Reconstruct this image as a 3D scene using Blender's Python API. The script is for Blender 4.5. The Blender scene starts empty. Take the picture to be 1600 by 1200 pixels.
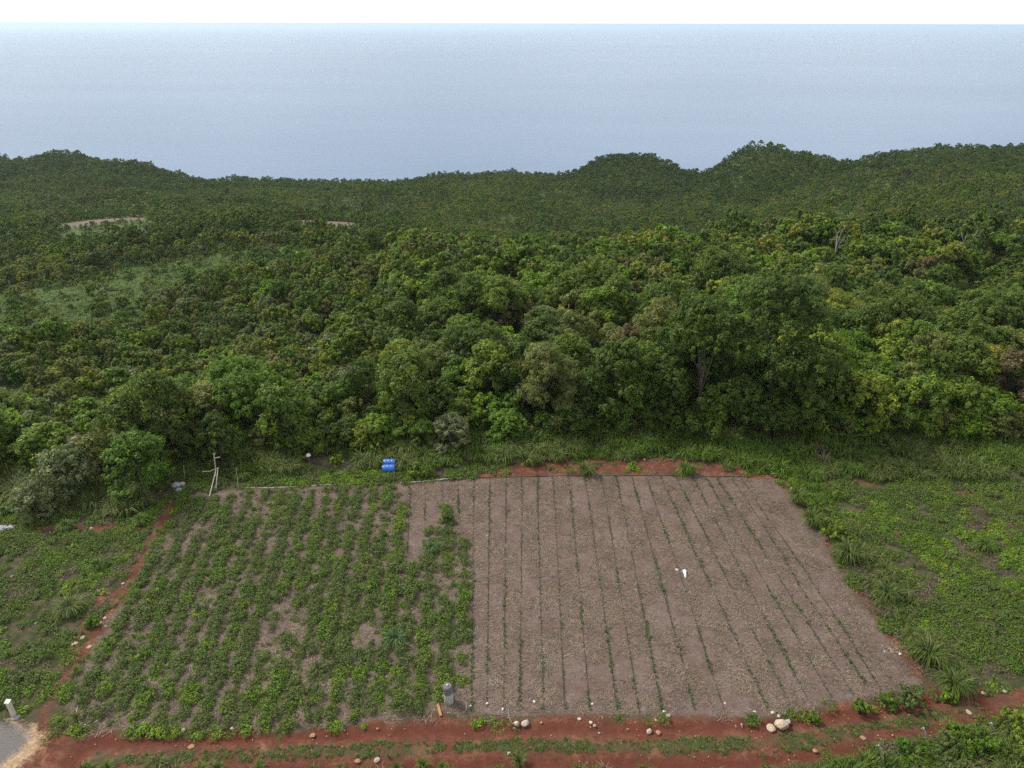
import bpy, math, random
import numpy as np
from mathutils import Vector, Matrix

# ------------------------------------------------------------------ camera, world, sun, exposure
S = bpy.context.scene
H = 30.0
PITCH = math.radians(26.5)
FPX = 1130.0                                  # focal length in pixels of the 1600 px wide photograph
cd = bpy.data.cameras.new('camera'); cam = bpy.data.objects.new('camera', cd)
S.collection.objects.link(cam); S.camera = cam
cam.location = (0, 0, H)
cam.rotation_euler = (math.pi/2 - PITCH, 0, 0)
cam.rotation_euler = (Matrix.Rotation(-PITCH, 3, 'X') @ Matrix.Rotation(math.pi/2, 3, 'X') @ Matrix.Rotation(math.radians(0.12), 3, 'Z')).to_euler()
cd.sensor_width = 36.0; cd.lens = 36.0*FPX/1600.0
cd.clip_start = 0.5; cd.clip_end = 200000

SUN_EL = math.radians(48); SUN_AZ = math.radians(-62)     # azimuth measured from +Y towards +X
w = bpy.data.worlds.new('World'); S.world = w; w.use_nodes = True
nt = w.node_tree; nt.nodes.clear()
out = nt.nodes.new('ShaderNodeOutputWorld'); bg = nt.nodes.new('ShaderNodeBackground')
sky = nt.nodes.new('ShaderNodeTexSky'); sky.sky_type = 'NISHITA'; sky.sun_disc = False
sky.sun_elevation = SUN_EL; sky.sun_rotation = SUN_AZ
sky.altitude = 50; sky.air_density = 1.0; sky.dust_density = 3.0; sky.ozone_density = 1.0
# thin overcast: the blue sky is veiled by even white cloud, denser towards the horizon
geo = nt.nodes.new('ShaderNodeTexCoord'); sep = nt.nodes.new('ShaderNodeSeparateXYZ')
nz = nt.nodes.new('ShaderNodeTexNoise'); nz.inputs['Scale'].default_value = 2.6; nz.inputs['Detail'].default_value = 5
mp = nt.nodes.new('ShaderNodeMapping'); mp.inputs['Scale'].default_value = (1, 1, 3.5)
cr = nt.nodes.new('ShaderNodeMapRange'); cr.inputs[1].default_value = 0.35; cr.inputs[2].default_value = 0.62
cr.inputs[3].default_value = 0.80; cr.inputs[4].default_value = 1.0
hz = nt.nodes.new('ShaderNodeMapRange'); hz.inputs[1].default_value = 0.0; hz.inputs[2].default_value = 0.22
hz.inputs[3].default_value = 1.0; hz.inputs[4].default_value = 0.0
glow = nt.nodes.new('ShaderNodeMapRange'); glow.inputs[1].default_value = 0.0; glow.inputs[2].default_value = 0.6; glow.inputs[3].default_value = 1.22; glow.inputs[4].default_value = 1.0
vm = nt.nodes.new('ShaderNodeVectorMath'); vm.operation = 'SCALE'
mx_ = nt.nodes.new('ShaderNodeMath'); mx_.operation = 'MAXIMUM'
mix = nt.nodes.new('ShaderNodeMix'); mix.data_type = 'RGBA'
cloud = nt.nodes.new('ShaderNodeRGB'); cloud.outputs[0].default_value = (9.3, 9.4, 9.6, 1)
L = nt.links.new
L(geo.outputs['Generated'], sep.inputs[0]); L(geo.outputs['Generated'], mp.inputs[0]); L(mp.outputs[0], nz.inputs[0])
L(nz.outputs[0], cr.inputs[0]); L(sep.outputs[2], hz.inputs[0])
L(cr.outputs[0], mx_.inputs[0]); L(hz.outputs[0], mx_.inputs[1])
L(mx_.outputs[0], mix.inputs['Factor']); L(sky.outputs[0], mix.inputs['A']); L(cloud.outputs[0], mix.inputs['B'])
L(sep.outputs[2], glow.inputs[0]); tone = nt.nodes.new('ShaderNodeTexNoise'); tone.inputs['Scale'].default_value = 1.3; tone.inputs['Detail'].default_value = 4; tm_ = nt.nodes.new('ShaderNodeMapRange'); tm_.inputs[1].default_value = .38; tm_.inputs[2].default_value = .60; tm_.inputs[3].default_value = .68; tm_.inputs[4].default_value = 1.05
m3_ = nt.nodes.new('ShaderNodeMath'); m3_.operation = 'MULTIPLY'; L(geo.outputs['Generated'], tone.inputs[0]); L(tone.outputs[0], tm_.inputs[0]); L(glow.outputs[0], m3_.inputs[0]); L(tm_.outputs[0], m3_.inputs[1])
L(mix.outputs['Result'], vm.inputs[0]); 
up_ = nt.nodes.new('ShaderNodeMath'); up_.operation = 'GREATER_THAN'; up_.inputs[1].default_value = -0.02       # nothing shines below the horizon
ml_ = nt.nodes.new('ShaderNodeMath'); ml_.operation = 'MULTIPLY'
L(sep.outputs[2], up_.inputs[0]); L(up_.outputs[0], ml_.inputs[0]); L(m3_.outputs[0], ml_.inputs[1]); L(ml_.outputs[0], vm.inputs['Scale'])
L(vm.outputs[0], bg.inputs[0]); bg.inputs[1].default_value = 0.085
L(bg.outputs[0], out.inputs[0])

sd = bpy.data.lights.new('sun', 'SUN'); so = bpy.data.objects.new('sun', sd); S.collection.objects.link(so)
sd.energy = 3.3; sd.angle = math.radians(12); sd.color = (1.0, 0.95, 0.86)
sdir = Vector((math.sin(SUN_AZ)*math.cos(SUN_EL), math.cos(SUN_AZ)*math.cos(SUN_EL), math.sin(SUN_EL)))
so.rotation_euler = (-sdir).to_track_quat('-Z', 'Y').to_euler(); so.location = (0, 0, 90)
S.view_settings.view_transform = 'Standard'; S.view_settings.look = 'None'
S.view_settings.exposure = 0.64; S.view_settings.gamma = 1.0
S.view_settings.use_curve_mapping = False
S.render.engine = 'CYCLES'
S.cycles.max_bounces = 4; S.cycles.diffuse_bounces = 3; S.cycles.glossy_bounces = 1
S.cycles.transmission_bounces = 2; S.cycles.volume_bounces = 1; S.cycles.transparent_max_bounces = 4
S.cycles.use_adaptive_sampling = True; S.cycles.adaptive_threshold = 0.01; S.cycles.use_denoising = False
S.cycles.caustics_reflective = False; S.cycles.caustics_refractive = False

rng = np.random.default_rng(7); random.seed(7)
SC = S.collection

# ------------------------------------------------------------------ helpers: pixels of the photograph to places
SP, CP = math.sin(PITCH), math.cos(PITCH)
def ray(u, v):
    x = (u-800.0)/FPX; y = (600.0-v)/FPX
    return x, CP + y*SP, -SP + y*CP
def at_y(u, v, Y):
    dx, dy, dz = ray(u, v); t = Y/dy
    return dx*t, Y, H + dz*t
def at_z(u, v, z=0.0):
    dx, dy, dz = ray(u, v); t = (z-H)/dz
    return dx*t, dy*t
def W(pts): return np.array([at_z(u, v) for u, v in pts])

def hash2(ix, iy, s):
    h = (ix.astype(np.int64)*374761393 + iy.astype(np.int64)*668265263 + s*1442695041) & 0x7fffffff
    h = (h ^ (h >> 13))*1274126177 & 0x7fffffff
    return ((h ^ (h >> 16)) & 0xffff)/65535.0
def vnoise(x, y, s=0):
    x = np.asarray(x, float); y = np.asarray(y, float)
    ix = np.floor(x); iy = np.floor(y); fx = x-ix; fy = y-iy
    fx = fx*fx*(3-2*fx); fy = fy*fy*(3-2*fy)
    a = hash2(ix, iy, s); b = hash2(ix+1, iy, s); c = hash2(ix, iy+1, s); d = hash2(ix+1, iy+1, s)
    return (a*(1-fx)+b*fx)*(1-fy) + (c*(1-fx)+d*fx)*fy
def fbm(x, y, s=0, o=4):
    r = 0; a = 0.5; t = 0
    for k in range(o):
        r = r + a*vnoise(x*2**k, y*2**k, s+k*17); t += a; a *= 0.5
    return r/t
def sstep(a, b, x):
    t = np.clip((np.asarray(x, float)-a)/(b-a), 0, 1); return t*t*(3-2*t)
def seg_dist(P, line):
    """distance of points to a polyline"""
    d = np.full(len(P), 1e9)
    for a, b in zip(line[:-1], line[1:]):
        ab = b-a; t = np.clip(((P-a)@ab)/(ab@ab), 0, 1)
        d = np.minimum(d, np.linalg.norm(P-(a+t[:, None]*ab), axis=1))
    return d
def inside(P, poly):
    x, y = P[:, 0], P[:, 1]; r = np.zeros(len(P), bool); n = len(poly)
    for i in range(n):
        x1, y1 = poly[i]; x2, y2 = poly[(i+1) % n]
        c = ((y1 > y) != (y2 > y)) & (x < (x2-x1)*(y-y1)/((y2-y1) if y2 != y1 else 1e-9)+x1)
        r ^= c
    return r
def sdist(P, poly):
    """positive inside, in metres"""
    d = seg_dist(P, np.vstack([poly, poly[:1]]))
    return np.where(inside(P, poly), d, -d)

# ------------------------------------------------------------------ terrain height
CTRL = [ # u, v, distance, canopy height standing there
 (100,740,45,0),(800,700,48,0),(1500,690,48.5,0),
 (900,480,72,4.5),(1200,440,82,4.5),(1500,450,82,4.5),(600,520,66,4),(300,560,68,4),(0,600,62,3.5),(400,470,90,3.5),
 (650,405,95,4.5),(900,395,100,4.5),(1050,375,108,4.5),(1200,348,115,4.5),(1290,350,115,4.5),(1450,352,122,4.5),(1650,350,125,4.5),
 (60,480,95,0.3),(350,415,120,0.3),(200,445,108,.5),(-100,500,90,1),
 (0,395,135,4),(150,370,145,4),(330,342,150,4),(500,352,150,4),(620,372,135,4),
 (160,343,205,0),(510,350,195,0),(30,330,220,4),(350,325,240,3),
 (700,340,200,4),(900,345,195,4),(620,322,260,3),(760,315,270,4),(1000,320,240,4),(1150,310,240,4),(1350,315,210,4),(1550,310,200,4),
 (50,290,310,4),(200,290,320,4),(450,300,330,3),(700,292,330,4),(1000,285,330,4),(1100,290,320,4),(1250,275,290,4),(1500,270,260,4),(1650,270,250,4),
 (350,305,300,2),(1082,284,350,3.4),(1085,300,310,3.4),(980,262,360,3.4),(1190,250,320,3.4),(110,262,360,3.4),(320,296,340,3),(850,284,370,3.4),(740,284,390,3.4),
]
SKY_PTS = [(-250,250,390),(-100,246,395),(0,244,400),(35,250,400),(75,238,400),(110,237,400),(150,250,400),(215,255,390),(265,268,395),(300,284,415),(345,279,430),(400,278,430),(450,280,440),(520,282,440),
 (590,283,440),(640,281,440),(690,269,430),(740,270,430),(790,267,430),(845,271,430),(870,270,415),(905,262,400),(945,243,395),(975,240,395),(1005,238,390),(1035,248,400),(1082,269,405),(1100,266,380),
 (1145,240,360),(1165,226,350),(1195,224,345),(1225,229,350),(1262,243,360),(1310,252,380),(1350,243,385),(1400,235,380),(1440,228,370),(1500,228,355),(1600,225,345),(1700,226,345),(1900,230,350)]
cp = []
for u, v, Y, c in CTRL:
    x, y, z = at_y(u, v, Y); cp.append((x, y, z-c))
for u, v, Y in SKY_PTS:
    x, y, z = at_y(u, v, Y); cp.append((x, y, z-3.6))
for x in (-60, -30, 0, 30, 60):
    cp.append((x, 30, 0.0)); cp.append((x, 46, 0.0))
for u in (650, 900, 1200, 1450, 1650):                       # lee side of the near hill
    x, y, z = at_y(u, 372, 140); cp.append((x, y, z-9))
cp = np.array(cp)
def _k(d2): return np.sqrt(d2 + 10.0**2)
_A = _k(((cp[:, None, :2]-cp[None, :, :2])**2).sum(-1)) + np.eye(len(cp))*-0.6
_z0 = cp[:, 2].mean(); _wt = np.linalg.solve(_A, cp[:, 2]-_z0)
sky_az = np.array([at_y(u, v, Y)[0]/Y for u, v, Y in SKY_PTS]); sky_Y = np.array([Y for _, _, Y in SKY_PTS])
def height(x, y):
    x = np.asarray(x, float); y = np.asarray(y, float)
    shp = np.broadcast(x, y).shape; x = np.broadcast_to(x, shp).ravel(); y = np.broadcast_to(y, shp).ravel()
    xc = np.clip(x, -420, 420); yc = np.clip(y, 20, 480)
    r = np.empty(len(x))
    for i in range(0, len(x), 20000):
        d2 = (xc[i:i+20000, None]-cp[None, :, 0])**2 + (yc[i:i+20000, None]-cp[None, :, 1])**2
        r[i:i+20000] = _k(d2)@_wt + _z0
    r = r + (fbm(x/24, y/24, 3)-0.5)*(2.4*sstep(58, 90, y)-1.2*sstep(250, 350, y))
    fold = (fbm(x/55+3.1, y/48+7.7, 5, 2)-0.5)*15.0*sstep(140, 185, y)*(1-sstep(-80, -35, y-np.interp(x/np.maximum(y, 1), sky_az, sky_Y)))
    keep_ = np.minimum(np.hypot(x+105, y-200), np.hypot(x+45, y-190)); fold = fold*sstep(15, 60, keep_)
    r = r + fold
    r = r*sstep(45.5, 58, y)
    ys = np.interp(x/np.maximum(y, 1), sky_az, sky_Y)
    s = sstep(0, 90, y-ys)
    r = r*(1-s) + (-96.0)*s
    r = r + (1-s)*(fbm(x/1.7, y/1.7, 9)-0.5)*0.12*sstep(0, 1, 1)
    return r.reshape(shp)
_dense_a = None
for _it in range(4):
    _c = [cp[len(CTRL)+i] for i in range(len(SKY_PTS))]
    for i, (u, v, Yd) in enumerate(SKY_PTS):
        a_ = sky_az[i]; ty_ = np.arange(Yd-90, Yd+30, 6.0); hz2 = height(a_*ty_, ty_)+3.4
        tanv = (H-hz2)/ty_; want = (H-at_y(u, v, Yd)[2])/Yd
        cp[len(CTRL)+i, 2] -= (want-tanv.min())*Yd*0.8
    _z0 = cp[:, 2].mean(); _wt = np.linalg.solve(_A, cp[:, 2]-_z0)
def hgt(x, y): return float(height(np.array([x]), np.array([y]))[0])

# ------------------------------------------------------------------ zones of the ground (metres)
PLOT = W([(300,772),(400,763),(520,760),(625,757),(770,745),(1000,740),(1200,745),(1232,768),(1262,800),(1330,915),(1400,1010),(1448,1068),
          (1380,1085),(1300,1100),(1200,1122),(1100,1118),(960,1116),(800,1118),(735,1116),(690,1112),(655,1118),(560,1132),(400,1138),(250,1142),(150,1138),(100,1110),(140,1030),(200,930),(250,850)])
DIV = W([(626,700),(630,885),(700,880),(738,890),(738,1060),(715,1100),(700,1140)])          # left of it: the green plot
CROP_A = W([(290,782),(400,768),(520,765),(622,763),(634,800),(632,890),(668,872),(700,862),(738,885),(739,1072),(700,1082),(683,1105),(665,1126),(640,1112),(560,1130),(400,1137),(250,1140),(150,1136),(112,1105),(165,1005),(232,872)])
CROP_B = W([(688,788),(706,793),(704,826),(736,848),(737,888),(658,878),(662,832),(686,815)])
TRACK = W([(20,1160),(70,1150),(150,1146),(300,1147),(500,1139),(600,1130),(650,1116),(700,1116),(760,1122),(1000,1121),(1200,1124),(1300,1104),(1380,1090),(1450,1078),(1600,1073),(1760,1060),
           (1760,1075),(1600,1112),(1480,1146),(1350,1172),(1250,1192),(1100,1230),(600,1260),(0,1290),(-200,1330),(-60,1240)])
PATH = W([(272,785),(240,840),(222,880),(196,920),(168,965),(138,1012),(110,1045),(85,1085),(70,1120),(62,1160)])
PATH2 = W([(190,925),(160,935),(140,965),(125,1005),(95,1040)])
BANK = W([(640,757),(745,741),(800,726),(880,717),(1000,711),(1100,722),(1200,736),(1232,752),(1215,756),(1195,748),(1000,743),(770,748)])
EDGE = W([(1215,748),(1240,768),(1268,800),(1334,915),(1404,1008),(1455,1078)])
MEDIAN = W([(150,1190),(330,1182),(600,1172),(800,1165),(1000,1166),(1200,1161),(1300,1147),(1400,1129),(1520,1108)])
ROAD = W([(-200,1110),(0,1128),(35,1138),(50,1155),(30,1175),(0,1200),(-100,1260),(-300,1260)])
SAND = W([(15,1122),(50,1138),(72,1158),(50,1180),(20,1215),(-60,1300),(-160,1300),(-30,1215),(30,1160)])
LEFTRED = W([(0,828),(60,826),(120,827),(185,826),(232,828)])
RGTRED = W([(1330,752),(1400,757),(1470,765),(1540,775)])
BARE = W([(490,712),(540,716),(560,728),(530,738),(470,736),(465,722)])
CLEAR = [W([(270,765),(330,745),(345,760),(300,778)])]

def zone_fields(x, y):
    P = np.stack([x, y], 1)
    n1 = (fbm(x/1.3, y/1.3, 21)-0.5)*1.2; n2 = (fbm(x/0.35, y/0.35, 31, 3)-0.5)*0.5
    plot = sdist(P, PLOT) + n1*0.4 + n2*0.6
    track = sdist(P, TRACK) + n1*0.9 + n2*1.4
    path = 0.30 - seg_dist(P, PATH)*0.9 + n1*0.3 + n2*0.6 - 0.08*sstep(30, 25, y)
    path = np.maximum(path, 0.18 - seg_dist(P, PATH2) + n1*0.5 + n2*0.6)
    bank = sdist(P, BANK) - 0.12 + n1*1.1 + n2*1.6
    edge = 0.20 - seg_dist(P, EDGE) + n1*1.0 + n2*0.8
    red2 = np.maximum(0.30 - seg_dist(P, LEFTRED), 0.05-seg_dist(P, RGTRED)*0.7) + n1*1.1 + n2
    med = 0.30 - seg_dist(P, MEDIAN) + n1*0.5 + n2*0.5
    road = sdist(P, ROAD) + n2*0.5
    sand = sdist(P, SAND) + n1*0.5 + n2
    bare = sdist(P, BARE) + n1 + n2
    return dict(plot=plot, track=track, path=path, bank=bank, edge=edge, red2=red2, med=med, road=road, sand=sand, bare=bare)
def is_left(P):
    # left of the divide between the green plot and the mulched plot
    xs = np.interp(-P[:, 1], -DIV[:, 1], DIV[:, 0]); return P[:, 0] < xs

# ------------------------------------------------------------------ materials
def newmat(name):
    m = bpy.data.materials.new(name); m.use_nodes = True; t = m.node_tree; t.nodes.clear()
    o = t.nodes.new('ShaderNodeOutputMaterial'); b = t.nodes.new('ShaderNodeBsdfPrincipled'); t.links.new(b.outputs[0], o.inputs[0])
    b.inputs['Specular IOR Level'].default_value = 0.2
    return m, t, b, o
def nd(t, kind, **kw):
    n = t.nodes.new(kind)
    for k, v in kw.items(): setattr(n, k, v)
    return n
def ramp(t, src, stops):
    r = t.nodes.new('ShaderNodeValToRGB'); e = r.color_ramp.elements
    while len(e) > 1: e.remove(e[-1])
    for i, (p, c) in enumerate(stops):
        if i == 0: e[0].position = p; e[0].color = (*c, 1)
        else: q = e.new(p); q.color = (*c, 1)
    t.links.new(src, r.inputs[0]); return r.outputs[0]
def mixc(t, f, a, b, mode='MIX'):
    m = t.nodes.new('ShaderNodeMix'); m.data_type = 'RGBA'; m.blend_type = mode
    for sock, val in ((m.inputs['Factor'], f), (m.inputs['A'], a), (m.inputs['B'], b)):
        if isinstance(val, (int, float)): sock.default_value = val
        elif isinstance(val, tuple): sock.default_value = (*val, 1)
        else: t.links.new(val, sock)
    return m.outputs['Result']
def noise(t, scale, detail=4, rough=0.55, vec=None, dist=0.0):
    n = t.nodes.new('ShaderNodeTexNoise'); n.inputs['Scale'].default_value = scale; n.inputs['Detail'].default_value = detail
    n.inputs['Roughness'].default_value = rough; n.inputs['Distortion'].default_value = dist
    if vec is not None: t.links.new(vec, n.inputs['Vector'])
    return n.outputs[0]
def mrange(t, src, a, b, c=0.0, d=1.0):
    m = t.nodes.new('ShaderNodeMapRange'); m.inputs[1].default_value = a; m.inputs[2].default_value = b
    m.inputs[3].default_value = c; m.inputs[4].default_value = d; t.links.new(src, m.inputs[0]); return m.outputs[0]
def math_(t, op, a, b=None):
    m = t.nodes.new('ShaderNodeMath'); m.operation = op
    for i, v in enumerate((a, b)):
        if v is None: continue
        if isinstance(v, (int, float)): m.inputs[i].default_value = v
        else: t.links.new(v, m.inputs[i])
    return m.outputs[0]
def pos(t, scale=(1, 1, 1), rot=0.0):
    g = t.nodes.new('ShaderNodeNewGeometry'); m = t.nodes.new('ShaderNodeMapping')
    m.inputs['Scale'].default_value = scale; m.inputs['Rotation'].default_value = (0, 0, rot)
    t.links.new(g.outputs['Position'], m.inputs[0]); return m.outputs[0]
def bump(t, b, h, strength=0.5, dist=0.05):
    n = t.nodes.new('ShaderNodeBump'); n.inputs['Strength'].default_value = strength; n.inputs['Distance'].default_value = dist
    t.links.new(h, n.inputs['Height']); t.links.new(n.outputs[0], b.inputs['Normal'])
def attr(t, name):
    a = t.nodes.new('ShaderNodeAttribute'); a.attribute_name = name; return a.outputs['Fac']

def ground_material():
    m, t, b, o = newmat('earth')
    P = pos(t)
    fine = noise(t, 9, 6, 0.65, P); mid = noise(t, 1.4, 5, 0.6, P); big = noise(t, 0.25, 4, 0.6, P)
    # weeds / undergrowth floor
    grass = ramp(t, mid, [(0.3, (0.030, 0.036, 0.014)), (0.47, (0.050, 0.058, 0.022)), (0.56, (0.085, 0.068, 0.042)), (0.70, (0.125, 0.082, 0.060))])
    grass = mixc(t, mrange(t, fine, 0.3, 0.7), grass, mixc(t, 1.0, grass, (0.6, 0.62, 0.55), 'MULTIPLY'))
    far = mixc(t, mrange(t, big, 0.35, 0.65), (0.045, 0.078, 0.015), (0.070, 0.098, 0.024))
    grass = mixc(t, attr(t, 'meadow'), grass, far)
    # red earth with crushed limestone
    red = ramp(t, noise(t, 2.2, 6, 0.65, P), [(0.3, (0.062, 0.019, 0.012)), (0.5, (0.106, 0.032, 0.019)), (0.65, (0.150, 0.055, 0.034)), (0.8, (0.21, 0.105, 0.068))])
    red = mixc(t, mrange(t, noise(t, 1.0, 5, 0.75, pos(t, (0.9, 5.5, 1))), 0.5, 0.68, 0.0, 0.6), red, (0.155, 0.075, 0.048))
    red = mixc(t, mrange(t, noise(t, 18, 4, 0.75, P), 0.58, 0.70), red, (0.25, 0.155, 0.105))
    red = mixc(t, mrange(t, noise(t, 0.9, 6, 0.75, P, 0.6), 0.52, 0.66, 0.0, 0.85), red, (0.22, 0.115, 0.068))
    red = mixc(t, mrange(t, noise(t, 0.55, 5, 0.6, P), 0.35, 0.6, 0.55, 0.0), red, (0.062, 0.036, 0.024))
    ruts = attr(t, 'rut')
    red = mixc(t, math_(t, 'MULTIPLY', ruts, 0.8), red, (0.088, 0.024, 0.014))
    # straw mulch
    st1 = noise(t, 1.0, 5, 0.75, pos(t, (16, 3.2, 1), 0.5), 1.2); st2 = noise(t, 1.0, 5, 0.75, pos(t, (3.5, 15, 1), 0.25), 1.2)
    st = math_(t, 'ADD', math_(t, 'MULTIPLY', st1, 0.5), math_(t, 'MULTIPLY', st2, 0.5))
    straw = ramp(t, st, [(0.36, (0.052, 0.036, 0.030)), (0.46, (0.108, 0.079, 0.067)), (0.55, (0.160, 0.122, 0.105)), (0.66, (0.235, 0.186, 0.160))])
    straw = mixc(t, mrange(t, noise(t, 0.8, 6, 0.65, P, 0.4), 0.42, 0.62, 0.0, 0.7), straw, (0.105, 0.066, 0.052))
    straw = mixc(t, mrange(t, noise(t, 3.2, 5, 0.75, P), 0.58, 0.72, 0.0, 0.8), straw, (0.050, 0.032, 0.025))
    edge = noise(t, 7, 4, 0.7, P)
    def mask(name, w=0.5):
        v = math_(t, 'ADD', attr(t, name), mrange(t, edge, 0.25, 0.75, -0.35, 0.35)); return mrange(t, v, -w*0.35, w*0.35)
    c = mixc(t, mask('m_straw'), grass, straw)
    c = mixc(t, mask('m_red'), c, red)
    sandc = ramp(t, noise(t, 5, 5, 0.7, P), [(0.3, (0.20, 0.13, 0.08)), (0.55, (0.36, 0.25, 0.16)), (0.75, (0.45, 0.31, 0.2))])
    c = mixc(t, mask('m_sand'), c, sandc)
    gravel = ramp(t, noise(t, 14, 5, 0.8, P), [(0.3, (0.085, 0.076, 0.074)), (0.6, (0.155, 0.142, 0.136)), (0.8, (0.24, 0.22, 0.205))])
    c = mixc(t, mask('m_road'), c, gravel)
    c = mixc(t, math_(t, 'MULTIPLY', mask('m_med'), mrange(t, mid, 0.35, 0.6)), c, (0.05, 0.058, 0.026))
    t.links.new(c, b.inputs['Base Color']); b.inputs['Roughness'].default_value = 0.95
    hgt_ = math_(t, 'ADD', math_(t, 'MULTIPLY', fine, 0.6), math_(t, 'MULTIPLY', st, 0.8))
    bump(t, b, hgt_, 0.8, 0.09)
    return m
M_EARTH = ground_material()

def leaf_material(name, stops, trans=0.33, rough=0.55, large=0.0, tops=None):
    """stops: colours by per-plant chance; tint attribute varies leaf by leaf"""
    m, t, b, o = newmat(name)
    oi = t.nodes.new('ShaderNodeObjectInfo')
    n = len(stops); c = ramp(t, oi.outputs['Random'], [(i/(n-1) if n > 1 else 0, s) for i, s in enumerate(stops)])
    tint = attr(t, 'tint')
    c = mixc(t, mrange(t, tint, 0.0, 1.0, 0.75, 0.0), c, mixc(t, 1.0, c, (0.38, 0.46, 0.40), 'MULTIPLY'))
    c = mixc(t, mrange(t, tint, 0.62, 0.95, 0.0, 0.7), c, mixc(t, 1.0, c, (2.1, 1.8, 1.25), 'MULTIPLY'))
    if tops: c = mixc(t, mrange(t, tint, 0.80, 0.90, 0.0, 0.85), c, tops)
    if large:  # broad patches of leaf tone, also painting light and shade of the relief
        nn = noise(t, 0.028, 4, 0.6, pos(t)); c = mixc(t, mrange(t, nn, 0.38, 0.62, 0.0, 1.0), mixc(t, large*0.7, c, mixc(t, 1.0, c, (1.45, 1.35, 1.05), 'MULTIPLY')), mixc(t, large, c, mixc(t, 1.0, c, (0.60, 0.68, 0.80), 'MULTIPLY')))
    t.links.new(c, b.inputs['Base Color']); b.inputs['Roughness'].default_value = rough
    tr = t.nodes.new('ShaderNodeBsdfTranslucent'); t.links.new(mixc(t, 1.0, c, (1.3, 1.4, 0.6), 'MULTIPLY'), tr.inputs[0])
    ms = t.nodes.new('ShaderNodeMixShader'); ms.inputs[0].default_value = trans
    t.links.new(b.outputs[0], ms.inputs[1]); t.links.new(tr.outputs[0], ms.inputs[2]); t.links.new(ms.outputs[0], o.inputs[0])
    return m
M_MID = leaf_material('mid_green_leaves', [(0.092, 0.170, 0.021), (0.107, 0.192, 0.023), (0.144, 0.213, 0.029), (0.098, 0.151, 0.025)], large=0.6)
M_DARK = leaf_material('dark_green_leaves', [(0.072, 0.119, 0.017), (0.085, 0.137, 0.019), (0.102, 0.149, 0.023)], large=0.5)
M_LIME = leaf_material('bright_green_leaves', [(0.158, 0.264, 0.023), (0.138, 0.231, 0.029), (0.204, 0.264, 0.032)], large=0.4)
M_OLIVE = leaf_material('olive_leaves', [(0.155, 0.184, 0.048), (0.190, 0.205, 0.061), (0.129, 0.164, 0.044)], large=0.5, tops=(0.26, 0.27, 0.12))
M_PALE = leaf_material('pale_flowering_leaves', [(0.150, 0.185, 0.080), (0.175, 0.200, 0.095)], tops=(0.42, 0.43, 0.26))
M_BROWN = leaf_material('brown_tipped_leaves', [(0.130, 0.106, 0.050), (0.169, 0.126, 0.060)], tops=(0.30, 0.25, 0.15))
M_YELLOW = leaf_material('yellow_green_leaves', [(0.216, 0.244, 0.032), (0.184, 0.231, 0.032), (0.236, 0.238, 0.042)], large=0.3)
M_CROP = leaf_material('crop_leaves', [(0.094, 0.143, 0.037), (0.118, 0.158, 0.044), (0.087, 0.123, 0.037)], tops=(0.13, 0.13, 0.055))
M_SEED = leaf_material('seedling_leaves', [(0.070, 0.125, 0.048), (0.088, 0.150, 0.055)])
M_GRASS = leaf_material('grass_blades', [(0.081, 0.124, 0.023), (0.105, 0.148, 0.029), (0.132, 0.148, 0.042)], tops=(0.19, 0.19, 0.095))
M_BGRASS = leaf_material('bright_grass_blades', [(0.072, 0.125, 0.020), (0.094, 0.155, 0.022)])
M_MEAD = leaf_material('meadow_blades', [(0.060, 0.125, 0.015), (0.078, 0.145, 0.018), (0.100, 0.145, 0.026)])
M_DRY = leaf_material('dry_stems', [(0.12, 0.09, 0.075), (0.16, 0.12, 0.095), (0.20, 0.16, 0.125)], trans=0.05)
M_STRAW = leaf_material('straw', [(0.135, 0.102, 0.086), (0.17, 0.130, 0.111), (0.205, 0.162, 0.140)], trans=0.05)
def plain(name, c1, c2, scale=6, rough=0.7, bumpd=0.0, spec=0.3, detail=5, metal=0.0):
    m, t, b, o = newmat(name); tc = t.nodes.new('ShaderNodeTexCoord')
    n = noise(t, scale, detail, 0.65, tc.outputs['Object']); c = mixc(t, mrange(t, n, 0.35, 0.65), c1, c2)
    t.links.new(c, b.inputs['Base Color']); b.inputs['Roughness'].default_value = rough; b.inputs['Specular IOR Level'].default_value = spec
    b.inputs['Metallic'].default_value = metal
    if bumpd: bump(t, b, n, 0.7, bumpd)
    return m
M_BARK = plain('bark', (0.030, 0.025, 0.020), (0.070, 0.058, 0.047), 5, 0.9, 0.03)
M_DEADWOOD = plain('bleached_wood', (0.22, 0.20, 0.17), (0.34, 0.31, 0.27), 6, 0.9, 0.02)
M_ROCK = plain('limestone', (0.24, 0.17, 0.12), (0.50, 0.42, 0.32), 4, 0.95, 0.05)
M_ROCKR = plain('earth_stained_limestone', (0.20, 0.09, 0.05), (0.38, 0.25, 0.16), 4, 0.95, 0.05)
M_ROCKW = plain('white_limestone', (0.30, 0.26, 0.21), (0.58, 0.53, 0.46), 5, 0.9, 0.03)
M_ROCKG = plain('grey_limestone', (0.22, 0.20, 0.19), (0.42, 0.39, 0.37), 3, 0.95, 0.05)

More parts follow.
